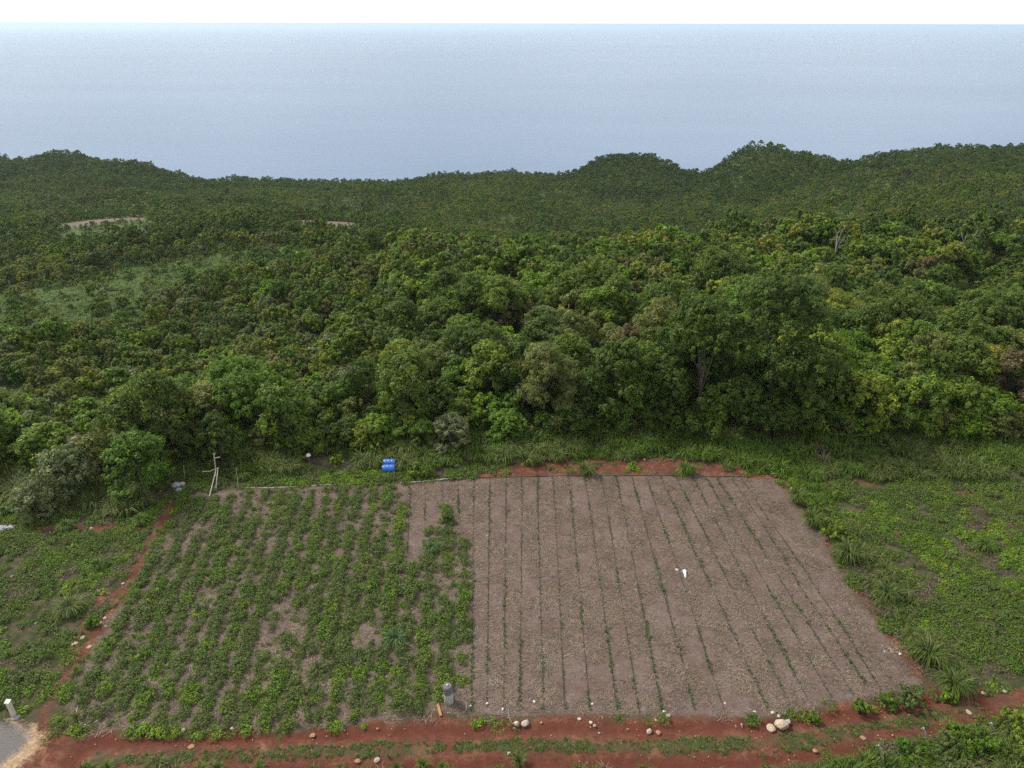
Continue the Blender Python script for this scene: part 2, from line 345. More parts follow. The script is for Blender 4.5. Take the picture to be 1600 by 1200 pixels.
def water_material():
    m, t, b, o = newmat('sea_water')
    b.inputs['Base Color'].default_value = (0.05, 0.11, 0.2, 1); b.inputs['Roughness'].default_value = 0.32
    b.inputs['IOR'].default_value = 1.33; b.inputs['Specular IOR Level'].default_value = 0.5
    n1 = noise(t, 1.0, 4, 0.6, pos(t, (0.05, 0.16, 1), 0.3)); n2 = noise(t, 1.0, 3, 0.6, pos(t, (0.009, 0.03, 1), 0.2))
    bump(t, b, math_(t, 'ADD', n1, math_(t, 'MULTIPLY', n2, 0.5)), 0.45, 1.3)
    c = mixc(t, mrange(t, noise(t, 1.0, 4, 0.6, pos(t, (0.0009, 0.0030, 1), 0.15)), 0.36, 0.64), (0.058, 0.112, 0.198), (0.076, 0.136, 0.228))
    t.links.new(c, b.inputs['Base Color'])
    return m
M_SEA = water_material()

# ------------------------------------------------------------------ mesh helpers
def mesh_np(name, V, F, mat=None, attrs=None, smooth=False):
    me = bpy.data.meshes.new(name); V = np.asarray(V, np.float32); F = np.asarray(F, np.int32)
    me.vertices.add(len(V)); me.vertices.foreach_set('co', V.ravel())
    k = F.shape[1]; me.loops.add(F.size); me.loops.foreach_set('vertex_index', F.ravel())
    me.polygons.add(len(F)); me.polygons.foreach_set('loop_start', np.arange(0, F.size, k, dtype=np.int32))
    me.polygons.foreach_set('loop_total', np.full(len(F), k, np.int32))
    if smooth: me.polygons.foreach_set('use_smooth', np.ones(len(F), bool))
    if attrs:
        for an, av in attrs.items():
            a = me.attributes.new(an, 'FLOAT', 'POINT'); a.data.foreach_set('value', np.asarray(av, np.float32))
    if mat:
        for mm in (mat if isinstance(mat, (list, tuple)) else [mat]): me.materials.append(mm)
    me.update(); me.validate(); return me
def obj(name, me, parent=None, loc=(0, 0, 0)):
    o = bpy.data.objects.new(name, me); SC.objects.link(o); o.location = loc
    if parent: o.parent = parent
    return o
def tag(o, label=None, cat=None, group=None, kind=None):
    if label: o['label'] = label
    if cat: o['category'] = cat
    if group: o['group'] = group
    if kind: o['kind'] = kind
    return o

class MB:
    """collects solid shapes for one mesh"""
    def __init__(s): s.V = []; s.F = []
    def tube(s, pts, radii, n=6, cap=True):
        pts = [Vector(p) for p in pts]; base = len(s.V)
        for i, p in enumerate(pts):
            d = (pts[min(i+1, len(pts)-1)]-pts[max(i-1, 0)]).normalized()
            a = d.orthogonal().normalized() if abs(d.z) > .99 else d.cross(Vector((0, 0, 1))).normalized(); c = d.cross(a)
            for k in range(n):
                an = 2*math.pi*k/n; s.V.append(tuple(p + (a*math.cos(an)+c*math.sin(an))*radii[i]))
        for i in range(len(pts)-1):
            for k in range(n):
                s.F.append((base+i*n+k, base+i*n+(k+1) % n, base+(i+1)*n+(k+1) % n, base+(i+1)*n+k))
        if cap: s.F.append(tuple(base+k for k in range(n))[::-1]); s.F.append(tuple(base+(len(pts)-1)*n+k for k in range(n)))
        return s
    def lathe(s, prof, n=24, M=Matrix()):
        base = len(s.V)
        for r, z in prof:
            for k in range(n):
                an = 2*math.pi*k/n; s.V.append(tuple(M @ Vector((r*math.cos(an), r*math.sin(an), z))))
        for i in range(len(prof)-1):
            for k in range(n): s.F.append((base+i*n+k, base+i*n+(k+1) % n, base+(i+1)*n+(k+1) % n, base+(i+1)*n+k))
        s.F.append(tuple(base+k for k in range(n))[::-1]); s.F.append(tuple(base+(len(prof)-1)*n+k for k in range(n)))
        return s
    def box(s, c, d, M=Matrix()):
        base = len(s.V)
        for sx in (-1, 1):
            for sy in (-1, 1):
                for sz in (-1, 1): s.V.append(tuple(M @ Vector((c[0]+sx*d[0]/2, c[1]+sy*d[1]/2, c[2]+sz*d[2]/2))))
        for f in ((0,1,3,2),(4,6,7,5),(0,4,5,1),(2,3,7,6),(0,2,6,4),(1,5,7,3)): s.F.append(tuple(base+i for i in f))
        return s
    def mesh(s, name, mat, smooth=True, bevel=0):
        me = bpy.data.meshes.new(name); me.from_pydata(s.V, [], s.F); me.materials.append(mat)
        if bevel:
            import bmesh
            b = bmesh.new(); b.from_mesh(me); bmesh.ops.bevel(b, geom=b.edges[:], offset=bevel, segments=2, affect='EDGES'); b.to_mesh(me); b.free()
        if smooth:
            me.polygons.foreach_set('use_smooth', np.ones(len(me.polygons), bool))
            try: me.set_sharp_from_angle(angle=math.radians(40))
            except Exception: pass
        me.update(); return me

def leaves(P, N, L_, Wd, r, tint, curl=0.25):
    """diamond leaves at P with rough normals N"""
    n = len(P); N = N/np.maximum(np.linalg.norm(N, axis=1, keepdims=True), 1e-6)
    a = r.normal(size=(n, 3)); a -= (a*N).sum(1, keepdims=True)*N; a /= np.linalg.norm(a, axis=1, keepdims=True); b = np.cross(N, a)
    L_ = (L_*r.uniform(0.7, 1.25, n))[:, None]; Wd = (Wd*r.uniform(0.7, 1.2, n))[:, None]
    v0 = P - a*L_/2; v2 = P + a*L_/2 - N*curl*L_; v1 = P + b*Wd/2 - N*curl*0.3*L_ + a*L_*0.08; v3 = P - b*Wd/2 - N*curl*0.3*L_ + a*L_*0.08
    V = np.stack([v0, v1, v2, v3], 1).reshape(-1, 3); F = np.arange(4*n).reshape(n, 4)
    return V, F, np.repeat(tint, 4)

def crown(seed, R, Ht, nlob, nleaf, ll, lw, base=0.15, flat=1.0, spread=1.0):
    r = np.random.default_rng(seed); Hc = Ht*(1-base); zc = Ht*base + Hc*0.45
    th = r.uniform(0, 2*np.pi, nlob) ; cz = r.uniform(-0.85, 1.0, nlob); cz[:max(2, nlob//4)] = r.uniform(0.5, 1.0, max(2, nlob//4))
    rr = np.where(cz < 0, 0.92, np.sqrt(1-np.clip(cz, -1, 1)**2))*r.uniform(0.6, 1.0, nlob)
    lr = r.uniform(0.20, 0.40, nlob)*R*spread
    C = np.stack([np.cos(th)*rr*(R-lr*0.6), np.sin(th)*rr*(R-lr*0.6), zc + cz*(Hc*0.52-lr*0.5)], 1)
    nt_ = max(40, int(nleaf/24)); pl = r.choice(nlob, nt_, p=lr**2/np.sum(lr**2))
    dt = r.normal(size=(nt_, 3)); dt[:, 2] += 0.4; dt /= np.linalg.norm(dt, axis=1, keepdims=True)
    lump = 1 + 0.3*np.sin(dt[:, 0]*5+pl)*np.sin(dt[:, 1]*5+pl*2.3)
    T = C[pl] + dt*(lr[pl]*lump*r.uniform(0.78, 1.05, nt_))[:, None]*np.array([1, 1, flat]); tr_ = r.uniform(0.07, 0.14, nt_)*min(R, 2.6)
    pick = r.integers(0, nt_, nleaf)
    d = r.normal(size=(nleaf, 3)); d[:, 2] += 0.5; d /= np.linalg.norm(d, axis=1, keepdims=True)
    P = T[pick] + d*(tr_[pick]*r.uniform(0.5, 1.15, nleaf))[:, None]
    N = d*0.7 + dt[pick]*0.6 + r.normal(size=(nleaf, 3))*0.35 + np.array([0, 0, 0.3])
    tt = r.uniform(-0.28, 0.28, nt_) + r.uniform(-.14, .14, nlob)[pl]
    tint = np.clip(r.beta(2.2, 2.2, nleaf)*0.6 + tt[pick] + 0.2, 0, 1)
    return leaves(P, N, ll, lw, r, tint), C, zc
def trunk_mb(seed, C, Ht, r0, nl=6):
    r = random.Random(seed); mb = MB(); top = Vector((r.uniform(-.3, .3), r.uniform(-.3, .3), Ht*0.5))
    mb.tube([(0, 0, -0.4), (top.x*0.3, top.y*0.4, Ht*0.2), (top.x*0.8, top.y*0.7, Ht*0.38), tuple(top)], [r0*1.3, r0, r0*0.8, r0*0.6], 7)
    for k in range(min(nl, len(C))):
        c = Vector(C[k]); s = Vector((top.x*0.6, top.y*0.6, Ht*r.uniform(0.22, 0.42))); mid = s.lerp(c, 0.5)+Vector((0, 0, r.uniform(0, .3)))
        mb.tube([s, mid, c], [r0*0.5, r0*0.33, r0*0.14], 5)
    return mb
# species: name, leaf material, R, Ht, lobes, leaf len, leaf width, base, flat, spread
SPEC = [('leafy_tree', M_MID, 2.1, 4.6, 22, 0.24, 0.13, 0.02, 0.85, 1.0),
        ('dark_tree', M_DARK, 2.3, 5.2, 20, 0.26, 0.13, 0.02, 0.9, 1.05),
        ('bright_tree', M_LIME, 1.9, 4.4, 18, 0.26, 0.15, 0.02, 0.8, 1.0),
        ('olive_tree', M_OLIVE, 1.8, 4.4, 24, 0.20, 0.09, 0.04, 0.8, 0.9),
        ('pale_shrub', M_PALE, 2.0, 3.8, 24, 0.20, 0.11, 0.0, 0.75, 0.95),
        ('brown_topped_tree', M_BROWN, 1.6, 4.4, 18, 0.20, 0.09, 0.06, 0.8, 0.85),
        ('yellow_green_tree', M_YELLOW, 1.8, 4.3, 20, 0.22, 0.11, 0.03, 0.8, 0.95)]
TREES = {}     # (species, variant) -> (crown mesh, trunk mesh)
NEARV = 4
for si, (nm, mt, R, Ht, nl, ll, lw, ba, fl, sp) in enumerate(SPEC):
    for k in range(NEARV):
        (V, F, tn), C, zc = crown(100*si+k, R*(0.9+0.07*k), Ht*(0.92+0.06*k), nl+6+2*k, 8500, ll*.88, lw*.88, ba, fl, sp)
        cm = mesh_np('crown', V, F, mt, {'tint': tn}); tm = trunk_mb(si*10+k, C, Ht, 0.11).mesh('trunk', M_BARK)
        TREES[(si, k)] = (cm, tm)

def protos(name, meshes):
    c = bpy.data.collections.new(name)
    for i, me in enumerate(meshes):
        o = bpy.data.objects.new('%s_%03d' % (name, i), me); c.objects.link(o)
    return c
def scatter(name, coll, P, rz, sc, idx, label, cat, tilt=None, sz=None):
    """one object of uncountable stuff: instances of the collection's meshes on a cloud of points"""
    n = len(P); me = bpy.data.meshes.new(name); me.vertices.add(n); me.vertices.foreach_set('co', np.asarray(P, np.float32).ravel())
    rot = np.zeros((n, 3), np.float32); rot[:, 2] = rz
    if tilt is not None: rot[:, :2] = tilt
    scl = np.repeat(np.asarray(sc, np.float32)[:, None], 3, 1)
    if sz is not None: scl[:, 2] *= sz
    a = me.attributes.new('rot', 'FLOAT_VECTOR', 'POINT'); a.data.foreach_set('vector', rot.ravel())
    a = me.attributes.new('scl', 'FLOAT_VECTOR', 'POINT'); a.data.foreach_set('vector', scl.ravel())
    a = me.attributes.new('pick', 'INT', 'POINT'); a.data.foreach_set('value', np.asarray(idx, np.int32))
    o = obj(name, me)
    g = bpy.data.node_groups.new(name+'_nodes', 'GeometryNodeTree')
    g.interface.new_socket('Geometry', in_out='INPUT', socket_type='NodeSocketGeometry'); g.interface.new_socket('Geometry', in_out='OUTPUT', socket_type='NodeSocketGeometry')
    gi = g.nodes.new('NodeGroupInput'); go = g.nodes.new('NodeGroupOutput'); ip = g.nodes.new('GeometryNodeInstanceOnPoints')
    ci = g.nodes.new('GeometryNodeCollectionInfo'); ci.inputs['Collection'].default_value = coll
    ci.inputs['Separate Children'].default_value = True; ci.inputs['Reset Children'].default_value = True
    def na(nm_, ty):
        q = g.nodes.new('GeometryNodeInputNamedAttribute'); q.data_type = ty; q.inputs['Name'].default_value = nm_; return q.outputs[0]
    g.links.new(gi.outputs[0], ip.inputs['Points']); g.links.new(ci.outputs[0], ip.inputs['Instance'])
    ip.inputs['Pick Instance'].default_value = True
    g.links.new(na('pick', 'INT'), ip.inputs['Instance Index'])
    g.links.new(na('rot', 'FLOAT_VECTOR'), ip.inputs['Rotation']); g.links.new(na('scl', 'FLOAT_VECTOR'), ip.inputs['Scale'])
    g.links.new(ip.outputs[0], go.inputs[0])
    md = o.modifiers.new('scatter', 'NODES'); md.node_group = g
    return tag(o, label, cat, kind='stuff')

# ------------------------------------------------------------------ the ground sheet
def lines(a, b, step, lo, hi, g=1.12, mx=14.0):
    c = list(np.arange(a, b+1e-6, step)); s = step; x = c[-1]
    while x < hi: s = min(s*g, mx); x += s; c.append(x)
    s = step; x = c[0]; pre = []
    while x > lo: s = min(s*g, mx); x -= s; pre.append(x)
    return np.array(pre[::-1]+c)
gx = lines(-33, 33, 0.17, -900, 900, 1.06, 12); gy = lines(19, 50, 0.17, -300, 900, 1.035, 6)
GX, GY = np.meshgrid(gx, gy); X = GX.ravel(); Y = GY.ravel()
Z = height(X, Y)
zf = zone_fields(X, Y)
plot = np.clip(zf['plot'], -2, 2)
red = np.maximum.reduce([np.where(zf['plot'] > 0.25, -1, zf['track']), zf['path'], zf['bank'], np.minimum(zf['edge'], 0.6), zf['red2']])
road = zf['road']; sand = np.minimum(zf['sand'], 1)
P2 = np.stack([X, Y], 1)
rut = np.zeros(len(X))
near = (Y < 35) & (Y > 15)
md_ = seg_dist(P2[near], MEDIAN); rut[near] = np.exp(-((md_-0.95)/0.35)**2)*(zf['track'][near] > 0)
Z = Z - rut*0.10*(Y < 35) + np.clip(zf['med'], 0, .5)*0.10*(zf['track'] > 0)
Z = np.where(road > 0, Z*0.4, Z)
MEADOW_L = [(60,485,15,9),(10,500,14,8),(350,415,18,6),(230,435,16,6),(140,455,12,5),(430,400,10,5)]
mead = np.zeros(len(X))
farm = np.zeros(len(X))
MEADOWS = []
for u, v, a, b_ in MEADOW_L:
    D = {60: 95, 10: 90, 350: 120, 230: 111, 140: 105, 430: 124}[u]
    mx0, my0, _ = at_y(u, v, D); MEADOWS.append((mx0, my0, a, b_))
FARMS = []
for u, v, D, a, b_ in ((165, 343, 205, 10.5, 13), (510, 350, 195, 7, 10)):
    mx0, my0, _ = at_y(u, v, D); FARMS.append((mx0, my0, a, b_))
def ell(x, y, L_, k=1.0):
    r = np.full(np.shape(x), -1e3)
    for mx0, my0, a, b_ in L_: r = np.maximum(r, 1 - np.sqrt(((x-mx0)/(a*k))**2 + ((y-my0)/(b_*k))**2))
    return r
mead = np.clip(ell(X, Y, MEADOWS)*3+0.6+(fbm(X/7, Y/7, 5)-.5)*2, 0, 1)
mead = np.maximum(mead, sstep(52, 66, Y)*0.85)
farm = ell(X, Y, FARMS)*6 + (fbm(X/5, Y/5, 6)-.5)*1.2
straw = np.maximum(plot, np.clip(farm, -2, 2)); straw = np.maximum(straw, np.minimum(zf['bare'], .5)-0.1)
ATT = dict(m_straw=straw, m_red=np.clip(red, -2, 2), m_sand=np.clip(sand, -2, 2), m_road=np.clip(road, -2, 2),
           m_med=np.where(zf['track'] > 0, np.clip(zf['med'], -2, 2), -2), rut=rut, meadow=mead)
nx, ny = len(gx), len(gy)
I = (np.arange(ny-1)[:, None]*nx + np.arange(nx-1)[None, :]).ravel(); F4 = np.stack([I, I+1, I+nx+1, I+nx], 1)
fc = (X[F4].mean(1), Y[F4].mean(1))
def fmean(a): return a[F4].mean(1)
Pf = np.stack(fc, 1); left = is_left(Pf)
code = np.zeros(len(F4), int)
code[fmean(zf['track']) > 0] = 3
code[(fmean(zf['bank']) > 0)] = 5
code[(fmean(zf['path']) > 0) & (code == 0)] = 4
pm = fmean(zf['plot']) > 0; code[pm & left] = 2; code[pm & ~left] = 1
code[fmean(zf['road']) > 0] = 6
for cnum, nm in ((0, 'ground'), (1, 'mulched_field'), (2, 'crop_field'), (3, 'dirt_track'), (4, 'footpath'), (5, 'red_earth_bank'), (6, 'gravel_road')):
    Fs = F4[code == cnum]; used, inv = np.unique(Fs, return_inverse=True)
    me = mesh_np(nm, np.stack([X[used], Y[used], Z[used]], 1), inv.reshape(-1, 4), M_EARTH, {k: v[used] for k, v in ATT.items()}, True)
    tag(obj(nm, me), kind='structure')
# sea
SEA = -80.0
xs = np.concatenate([-np.geomspace(90000, 400, 14), np.linspace(-300, 300, 5), np.geomspace(400, 90000, 14)])
ys = np.concatenate([[-300, 0, 200], np.geomspace(300, 90000, 24)])
sx, sy = np.meshgrid(xs, ys); n_ = len(xs); II = (np.arange(len(ys)-1)[:, None]*n_+np.arange(n_-1)[None, :]).ravel()
Vs = np.stack([sx.ravel(), sy.ravel(), np.full(sx.size, SEA)], 1)
Vs[:, 2] -= (Vs[:, 0]**2+Vs[:, 1]**2)/(2*6.371e6)
tag(obj('sea', mesh_np('sea', Vs, np.stack([II, II+1, II+n_+1, II+n_], 1), M_SEA, None, True)), kind='structure')
def gz(x, y): return hgt(x, y)

# ------------------------------------------------------------------ the wood
def project(x, y, z):
    d = np.stack([x, y, z-H], -1); f = d[..., 1]*CP - d[..., 2]*SP; up = d[..., 1]*SP + d[..., 2]*CP
    return 800+FPX*d[..., 0]/f, 600-FPX*up/f, f
# edge of the wood, as pixels of the ground line
WOOD_EDGE = W([(-500,800),(-100,790),(0,750),(60,740),(130,742),(200,748),(250,735),(290,712),(350,705),(420,705),(520,702),(600,700),(660,700),(760,690),(880,682),(1000,672),(1100,668),(1220,668),(1320,680),(1450,688),(1560,692),(1700,695),(2100,700)])
def edge_y(x): return np.interp(x, WOOD_EDGE[:, 0], WOOD_EDGE[:, 1])
pts = []
yy = 40.0
while yy < 470:
    stp = 1.5 if yy < 85 else (1.6 if yy < 160 else (1.75 if yy < 260 else 1.85))
    hw = yy*0.86+12
    xx = np.arange(-hw, hw, stp*1.08); jx = rng.uniform(-.45, .45, len(xx))*stp; jy = rng.uniform(-.45, .45, len(xx))*stp
    pts.append(np.stack([xx+jx, yy+jy], 1)); yy += stp
TP = np.vstack(pts); tx, ty = TP[:, 0], TP[:, 1]
keep = ty > edge_y(tx) + 1.2 + (fbm(tx/3, ty/3, 41)-.5)*2.2
ysk = np.interp(tx/ty, sky_az, sky_Y); keep &= ty < ysk+9
me_ = ell(tx, ty, MEADOWS, 1.1) + (fbm(tx/6, ty/6, 43)-.5)*1.1
keep &= ~((me_ > 0.02) & (rng.random(len(tx)) < 0.5))
keep &= ell(tx, ty, FARMS, 1.12) < 0
# open scrub on the left slope with rock showing
u_, v_, f_ = project(tx, ty, height(tx, ty))
lc = (u_ > 60) & (u_ < 215) & (v_ > 625) & (v_ < 720); keep &= ~(lc & (rng.random(len(tx)) < 0.75))
gap = fbm(tx/5.5, ty/5.5, 47); keep &= ~((gap > 0.66) & (ty > 60) & (ty < 250))
tx, ty, u_, v_ = tx[keep], ty[keep], u_[keep], v_[keep]
tz = height(tx, ty)
# species by patches, plus bands of tone standing in for light on the relief
n = len(tx); spn = fbm(tx/14, ty/14, 51); spm = fbm(tx/9, ty/9, 57); q = rng.random(n)
spec = np.zeros(n, int)
left_slope = sstep(750, 450, u_)*(ty < 140)
spec[q < 0.36+0.5*(spn-0.5)] = 1
spec[(q > 0.62)] = 3
spec[(q > 0.84 - 0.9*(spm-0.5)*0.8)] = 2
spec[(rng.random(n) < 0.34*left_slope)] = 3
spec[(rng.random(n) < 0.20*left_slope)] = 6
spec[(rng.random(n) < 0.07*left_slope)] = 4
spec[(rng.random(n) < 0.05)] = 6
spec[rng.random(n) < np.where(u_ < 620, 0.012, 0.03)*(ty > 58)] = 5
spec[(rng.random(n) < 0.04)] = 4
mid_ = (ty > 180) & (ty < ysk[keep]-75); qm = rng.random(n); spec[mid_ & (qm < .25)] = 3; spec[mid_ & (qm > .84)] = 6; spec[mid_ & (qm > .62) & (qm < .84)] = 0  # lighter species before the knolls, painting in their lighting contrast
darkreg = (ty > 140) & (ty < 185) & (u_ < 620) | (ty > ysk[keep]-75)
spec[darkreg & (rng.random(n) < 0.7)] = 1  # far knolls darkened by species colour, standing in for shade
front = (ty < edge_y(tx)+6)
spec[front & (rng.random(n) < 0.45)] = np.where(rng.random((front & (spec >= 0)).sum()) < .5, 0, 1)[:0].sum() if False else 0
szn = fbm(tx/8, ty/8, 61)
scl = (0.62+0.75*rng.random(n)**1.3)*(0.72+0.56*szn)
scl *= np.where(ty < 62, 1.02, 1.0)*np.where((u_ < 620) & (ty < 140), 0.78, 1.0)*np.where((ty > 140), 0.80, 1.0)*np.where((ty > 58) & ~((u_ > 520) & (ty < 130)), 0.86, 1.0)*np.where((ty > 180), 0.90, 1.0)
scl *= np.where((u_ > 900) & (ty < 75), 1.18, 1.0)
scl[me_[keep] > -0.1] *= 0.42+0.25*rng.random((me_[keep] > -0.1).sum())
fr_ = (np.abs(tx-FARMS[0][0]*ty/FARMS[0][1]) < 13) & (ty > 150) & (ty < 205) | (np.abs(tx-FARMS[1][0]*ty/FARMS[1][1]) < 9) & (ty > 150) & (ty < 195); scl[fr_] *= 0.36
crest = (ty > 82) & (ty < 128) & (u_ > 600); qc = rng.random(n); spec[crest & (qc < .22)] = 2; spec[crest & (qc > .80)] = 6  # brighter species paint in the light falling on the crest
rz = rng.uniform(0, 6.28, n); var = rng.integers(0, NEARV, n)

# named individual trees: (u, v of the base, species, scale, height stretch, label)
NAMED = [
 (705, 708, 4, 0.98, 0.95, 'rounded grey-green bush tree standing alone just behind the blue drums'),
 (112, 775, 4, 1.10, 0.95, 'pale flowering bushy tree on the left slope above the weedy plot'),
 (60, 808, 4, 0.78, 0.9, 'low pale bush at the left edge just above the weeds'),
 (225, 775, 0, 1.05, 0.95, 'mid green bushy tree left of the wooden pole frame'),
 (170, 748, 3, 1.15, 0.9, 'olive spreading tree behind the pale flowering bush'),
 (348, 724, 1, 0.75, 1.1, 'dark green sapling right beside the upright white pole'),
 (640, 672, 0, 1.35, 1.15, 'tall pale green tree behind and left of the blue drums'),
 (850, 668, 3, 1.55, 1.1, 'large dull olive tree above the left end of the red earth bank'),
 (965, 664, 1, 1.35, 1.1, 'dark bluish green round tree right of the large dull olive tree'),
 (1085, 664, 1, 1.85, 1.2, 'big dense mango-like tree behind the middle of the mulched plot'),
 (1195, 662, 1, 2.05, 1.25, 'tallest dense dark tree, right neighbour of the big mango-like tree'),
 (1255, 668, 1, 1.45, 0.95, 'dark drooping tree on the right flank of the tallest dark tree'),
 (765, 640, 2, 1.25, 1.15, 'bright green tree in the second row behind the drums'),
 (1520, 640, 6, 1.25, 1.1, 'yellow-green tree near the right edge of the wood'),
 (1560, 655, 5, 1.25, 1.15, 'orange-tipped tree beside the yellow-green tree at far right'),
 (1345, 672, 2, 1.15, 0.9, 'low bright green tree at the wood edge above the weedy right plot'),
 (1420, 676, 0, 1.25, 0.9, 'mid green spreading tree at the wood edge on the right'),
 (450, 700, 0, 1.15, 1.1, 'bright leafy tree behind the bare patch at the plot top'),
 (760, 668, 2, 0.75, 0.9, 'small bright green bush in front of the dull olive tree'),
 (985, 600, 5, 1.1, 1.2, 'brown-topped tree rising out of the wood above the red bank'),
]
drop = np.zeros(n, bool)
for u, v, sp_, s_, hs, lb in NAMED:
    bx, by = at_z(u, v, 0.0); R_ = SPEC[sp_][2]*s_
    drop |= np.hypot(tx-bx, ty-by) < R_*0.72
    drop |= (np.abs(tx-bx) < R_*0.7) & (ty < by) & (ty > by-3.5)
tx, ty, tz, u_, v_, spec, scl, rz, var, ok = [a[~drop] for a in (tx, ty, tz, u_, v_, spec, scl, rz, var, np.ones(n, bool))]
n = len(tx)

def plant_tree(kind, x, y, z, s, hs, r_, vr, label, group):
    nm = SPEC[kind][0]; e = obj(nm, None, None, (x, y, z)); e.empty_display_size = 0.3
    e.rotation_euler = (0, 0, r_); e.scale = (s, s, s*hs)
    cm, tm = TREES[(kind, vr)]
    if s > 1.2:        # big trees keep leaves of normal size
        q_ = SPEC[kind]; (V, F, tn), C, zc = crown(9000+int(abs(x)*10), q_[2]*s, q_[3]*s*hs, int(q_[4]*1.8), int(8500*s*s*1.0), q_[5]*.95, q_[6]*.95, q_[7], q_[8], q_[9]*.82)
        cm = mesh_np('crown', V, F, q_[1], {'tint': tn}); tm = trunk_mb(int(abs(x)*10), C, q_[3]*s*hs, 0.10).mesh('trunk', M_BARK); e.scale = (1, 1, 1)
    obj('crown', cm, e); obj('trunk', tm, e)
    return tag(e, label, 'tree' if 'shrub' not in nm else 'shrub', group)
for i, (u, v, sp_, s_, hs, lb) in enumerate(NAMED):
    bx, by = at_z(u, v, 0.0); plant_tree(sp_, bx, by, gz(bx, by)-0.05, s_, hs, i*1.3, i % NEARV, lb, 'trees of the wood behind the plots')
# the largest in view become individuals, up to 300 in all
R0 = np.array([s[2] for s in SPEC])[spec]
us, vs, fs = project(tx, ty, tz+3*scl)
inview = (us > -40) & (us < 1640) & (vs > 0) & (vs < 1200)
size = np.where(inview, R0*scl/fs, 0)*np.where(ty < edge_y(tx)+16, 1.25, 1.0)
order = np.argsort(-size)[:300-len(NAMED)]
isind = np.zeros(n, bool); isind[order] = True
SIDES = [(90, 'at the left picture edge'), (200, 'above the pale flowering bush'), (300, 'left of the pole frame'), (380, 'above the pole frame'), (480, 'above the left green plot'), (570, 'left of the blue drums'), (670, 'above the blue drums'), (780, 'right of the drums'), (900, 'above the left bank end'), (1020, 'above the red bank'), (1130, 'behind the mango-like tree'), (1240, 'behind the tallest dark tree'), (1330, 'above the top right plot corner'), (1430, 'above the right tall grass'), (1530, 'toward the right side'), (9999, 'at the right picture edge')]
colw = ['mid green', 'dark green', 'bright green', 'dull olive', 'pale grey-green', 'brown-topped', 'yellow-green']
for i in order:
    dep = ty[i]-edge_y(tx[i])
    band = 'at the wood edge' if dep < 3.5 else ('second row of the wood' if dep < 7 else ('a few crowns deep' if dep < 11 else ('deep in the wood' if dep < 15 else ('far back in the wood' if dep < 20 else ('high up the slope' if dep < 26 else ('below the hill crest' if dep < 34 else 'on the hill crest'))))))
    uu = us[i]
    for lim, side in SIDES:
        if uu < lim: break
    sizew = 'small' if scl[i] < 0.75 else ('medium-sized' if scl[i] < 1.05 else 'large')
    kindw = 'shrub' if spec[i] == 4 else 'tree'
    plant_tree(int(spec[i]), tx[i], ty[i], tz[i], scl[i], 0.95+0.2*math.sin(i), rz[i], int(var[i]), '%s %s %s %s, %s' % (sizew, colw[spec[i]], kindw, band, side), 'trees of the wood behind the plots')
# the rest: one mass of forest, three levels of leaf detail
pm_ = []
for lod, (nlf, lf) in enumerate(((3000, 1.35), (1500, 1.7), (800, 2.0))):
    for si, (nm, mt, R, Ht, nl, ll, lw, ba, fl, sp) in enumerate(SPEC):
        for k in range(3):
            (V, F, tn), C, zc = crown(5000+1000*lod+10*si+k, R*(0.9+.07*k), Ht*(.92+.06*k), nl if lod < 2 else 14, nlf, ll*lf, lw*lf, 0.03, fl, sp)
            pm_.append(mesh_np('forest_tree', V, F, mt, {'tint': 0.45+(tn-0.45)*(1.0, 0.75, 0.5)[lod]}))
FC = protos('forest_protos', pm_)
r_ = ~isind
lod = np.where(ty < 100, 0, np.where(ty < 190, 1, 2))
idx = lod*21 + spec*3 + np.minimum(var, 2)
scatter('forest', FC, np.stack([tx, ty, tz-0.15], 1)[r_], rz[r_], scl[r_], idx[r_], 'unbroken low green forest rolling over the hills down to the sea', 'forest', sz=rng.uniform(0.85, 1.15, r_.sum()))
print('trees', n, 'stuff', r_.sum())

# bushes closing the foot of the wood
bx_ = np.arange(-44, 50, 1.25); kb = 0; bsp = [0, 2, 0, 1, 3, 2, 0, 6]
for i, x in enumerate(bx_):
    x = x+rng.uniform(-.5, .5); y = float(edge_y(x))+rng.uniform(-.2, 1.6)-(0.7 if -20 < x < -8 else 0); u, v, _f = project(np.array(x), np.array(y), np.array(0.))
    if not (-40 < u < 1640) or 255 < u < 352 or abs(u-705) < 42: continue
    sp_ = bsp[int(rng.integers(0, 8))]; s_ = float(rng.uniform(.42, .74)); q_ = SPEC[sp_]; vr = int(rng.integers(0, NEARV))
    e = obj('bush', None, None, (x, y, gz(x, y)-.25)); e.scale = (s_*1.1, s_*1.1, s_*.85); e.rotation_euler = (0, 0, float(rng.uniform(0, 6))); obj('foliage', TREES[(sp_, vr)][0], e); obj('stem', TREES[(sp_, vr)][1], e)
    tag(e, '%s low bush at the foot of the wood, %s' % (colw[sp_], [sd_ for lim, sd_ in SIDES if u < lim][0]), 'bush', 'bushes along the foot of the wood'); kb += 1
print('bushes', kb)
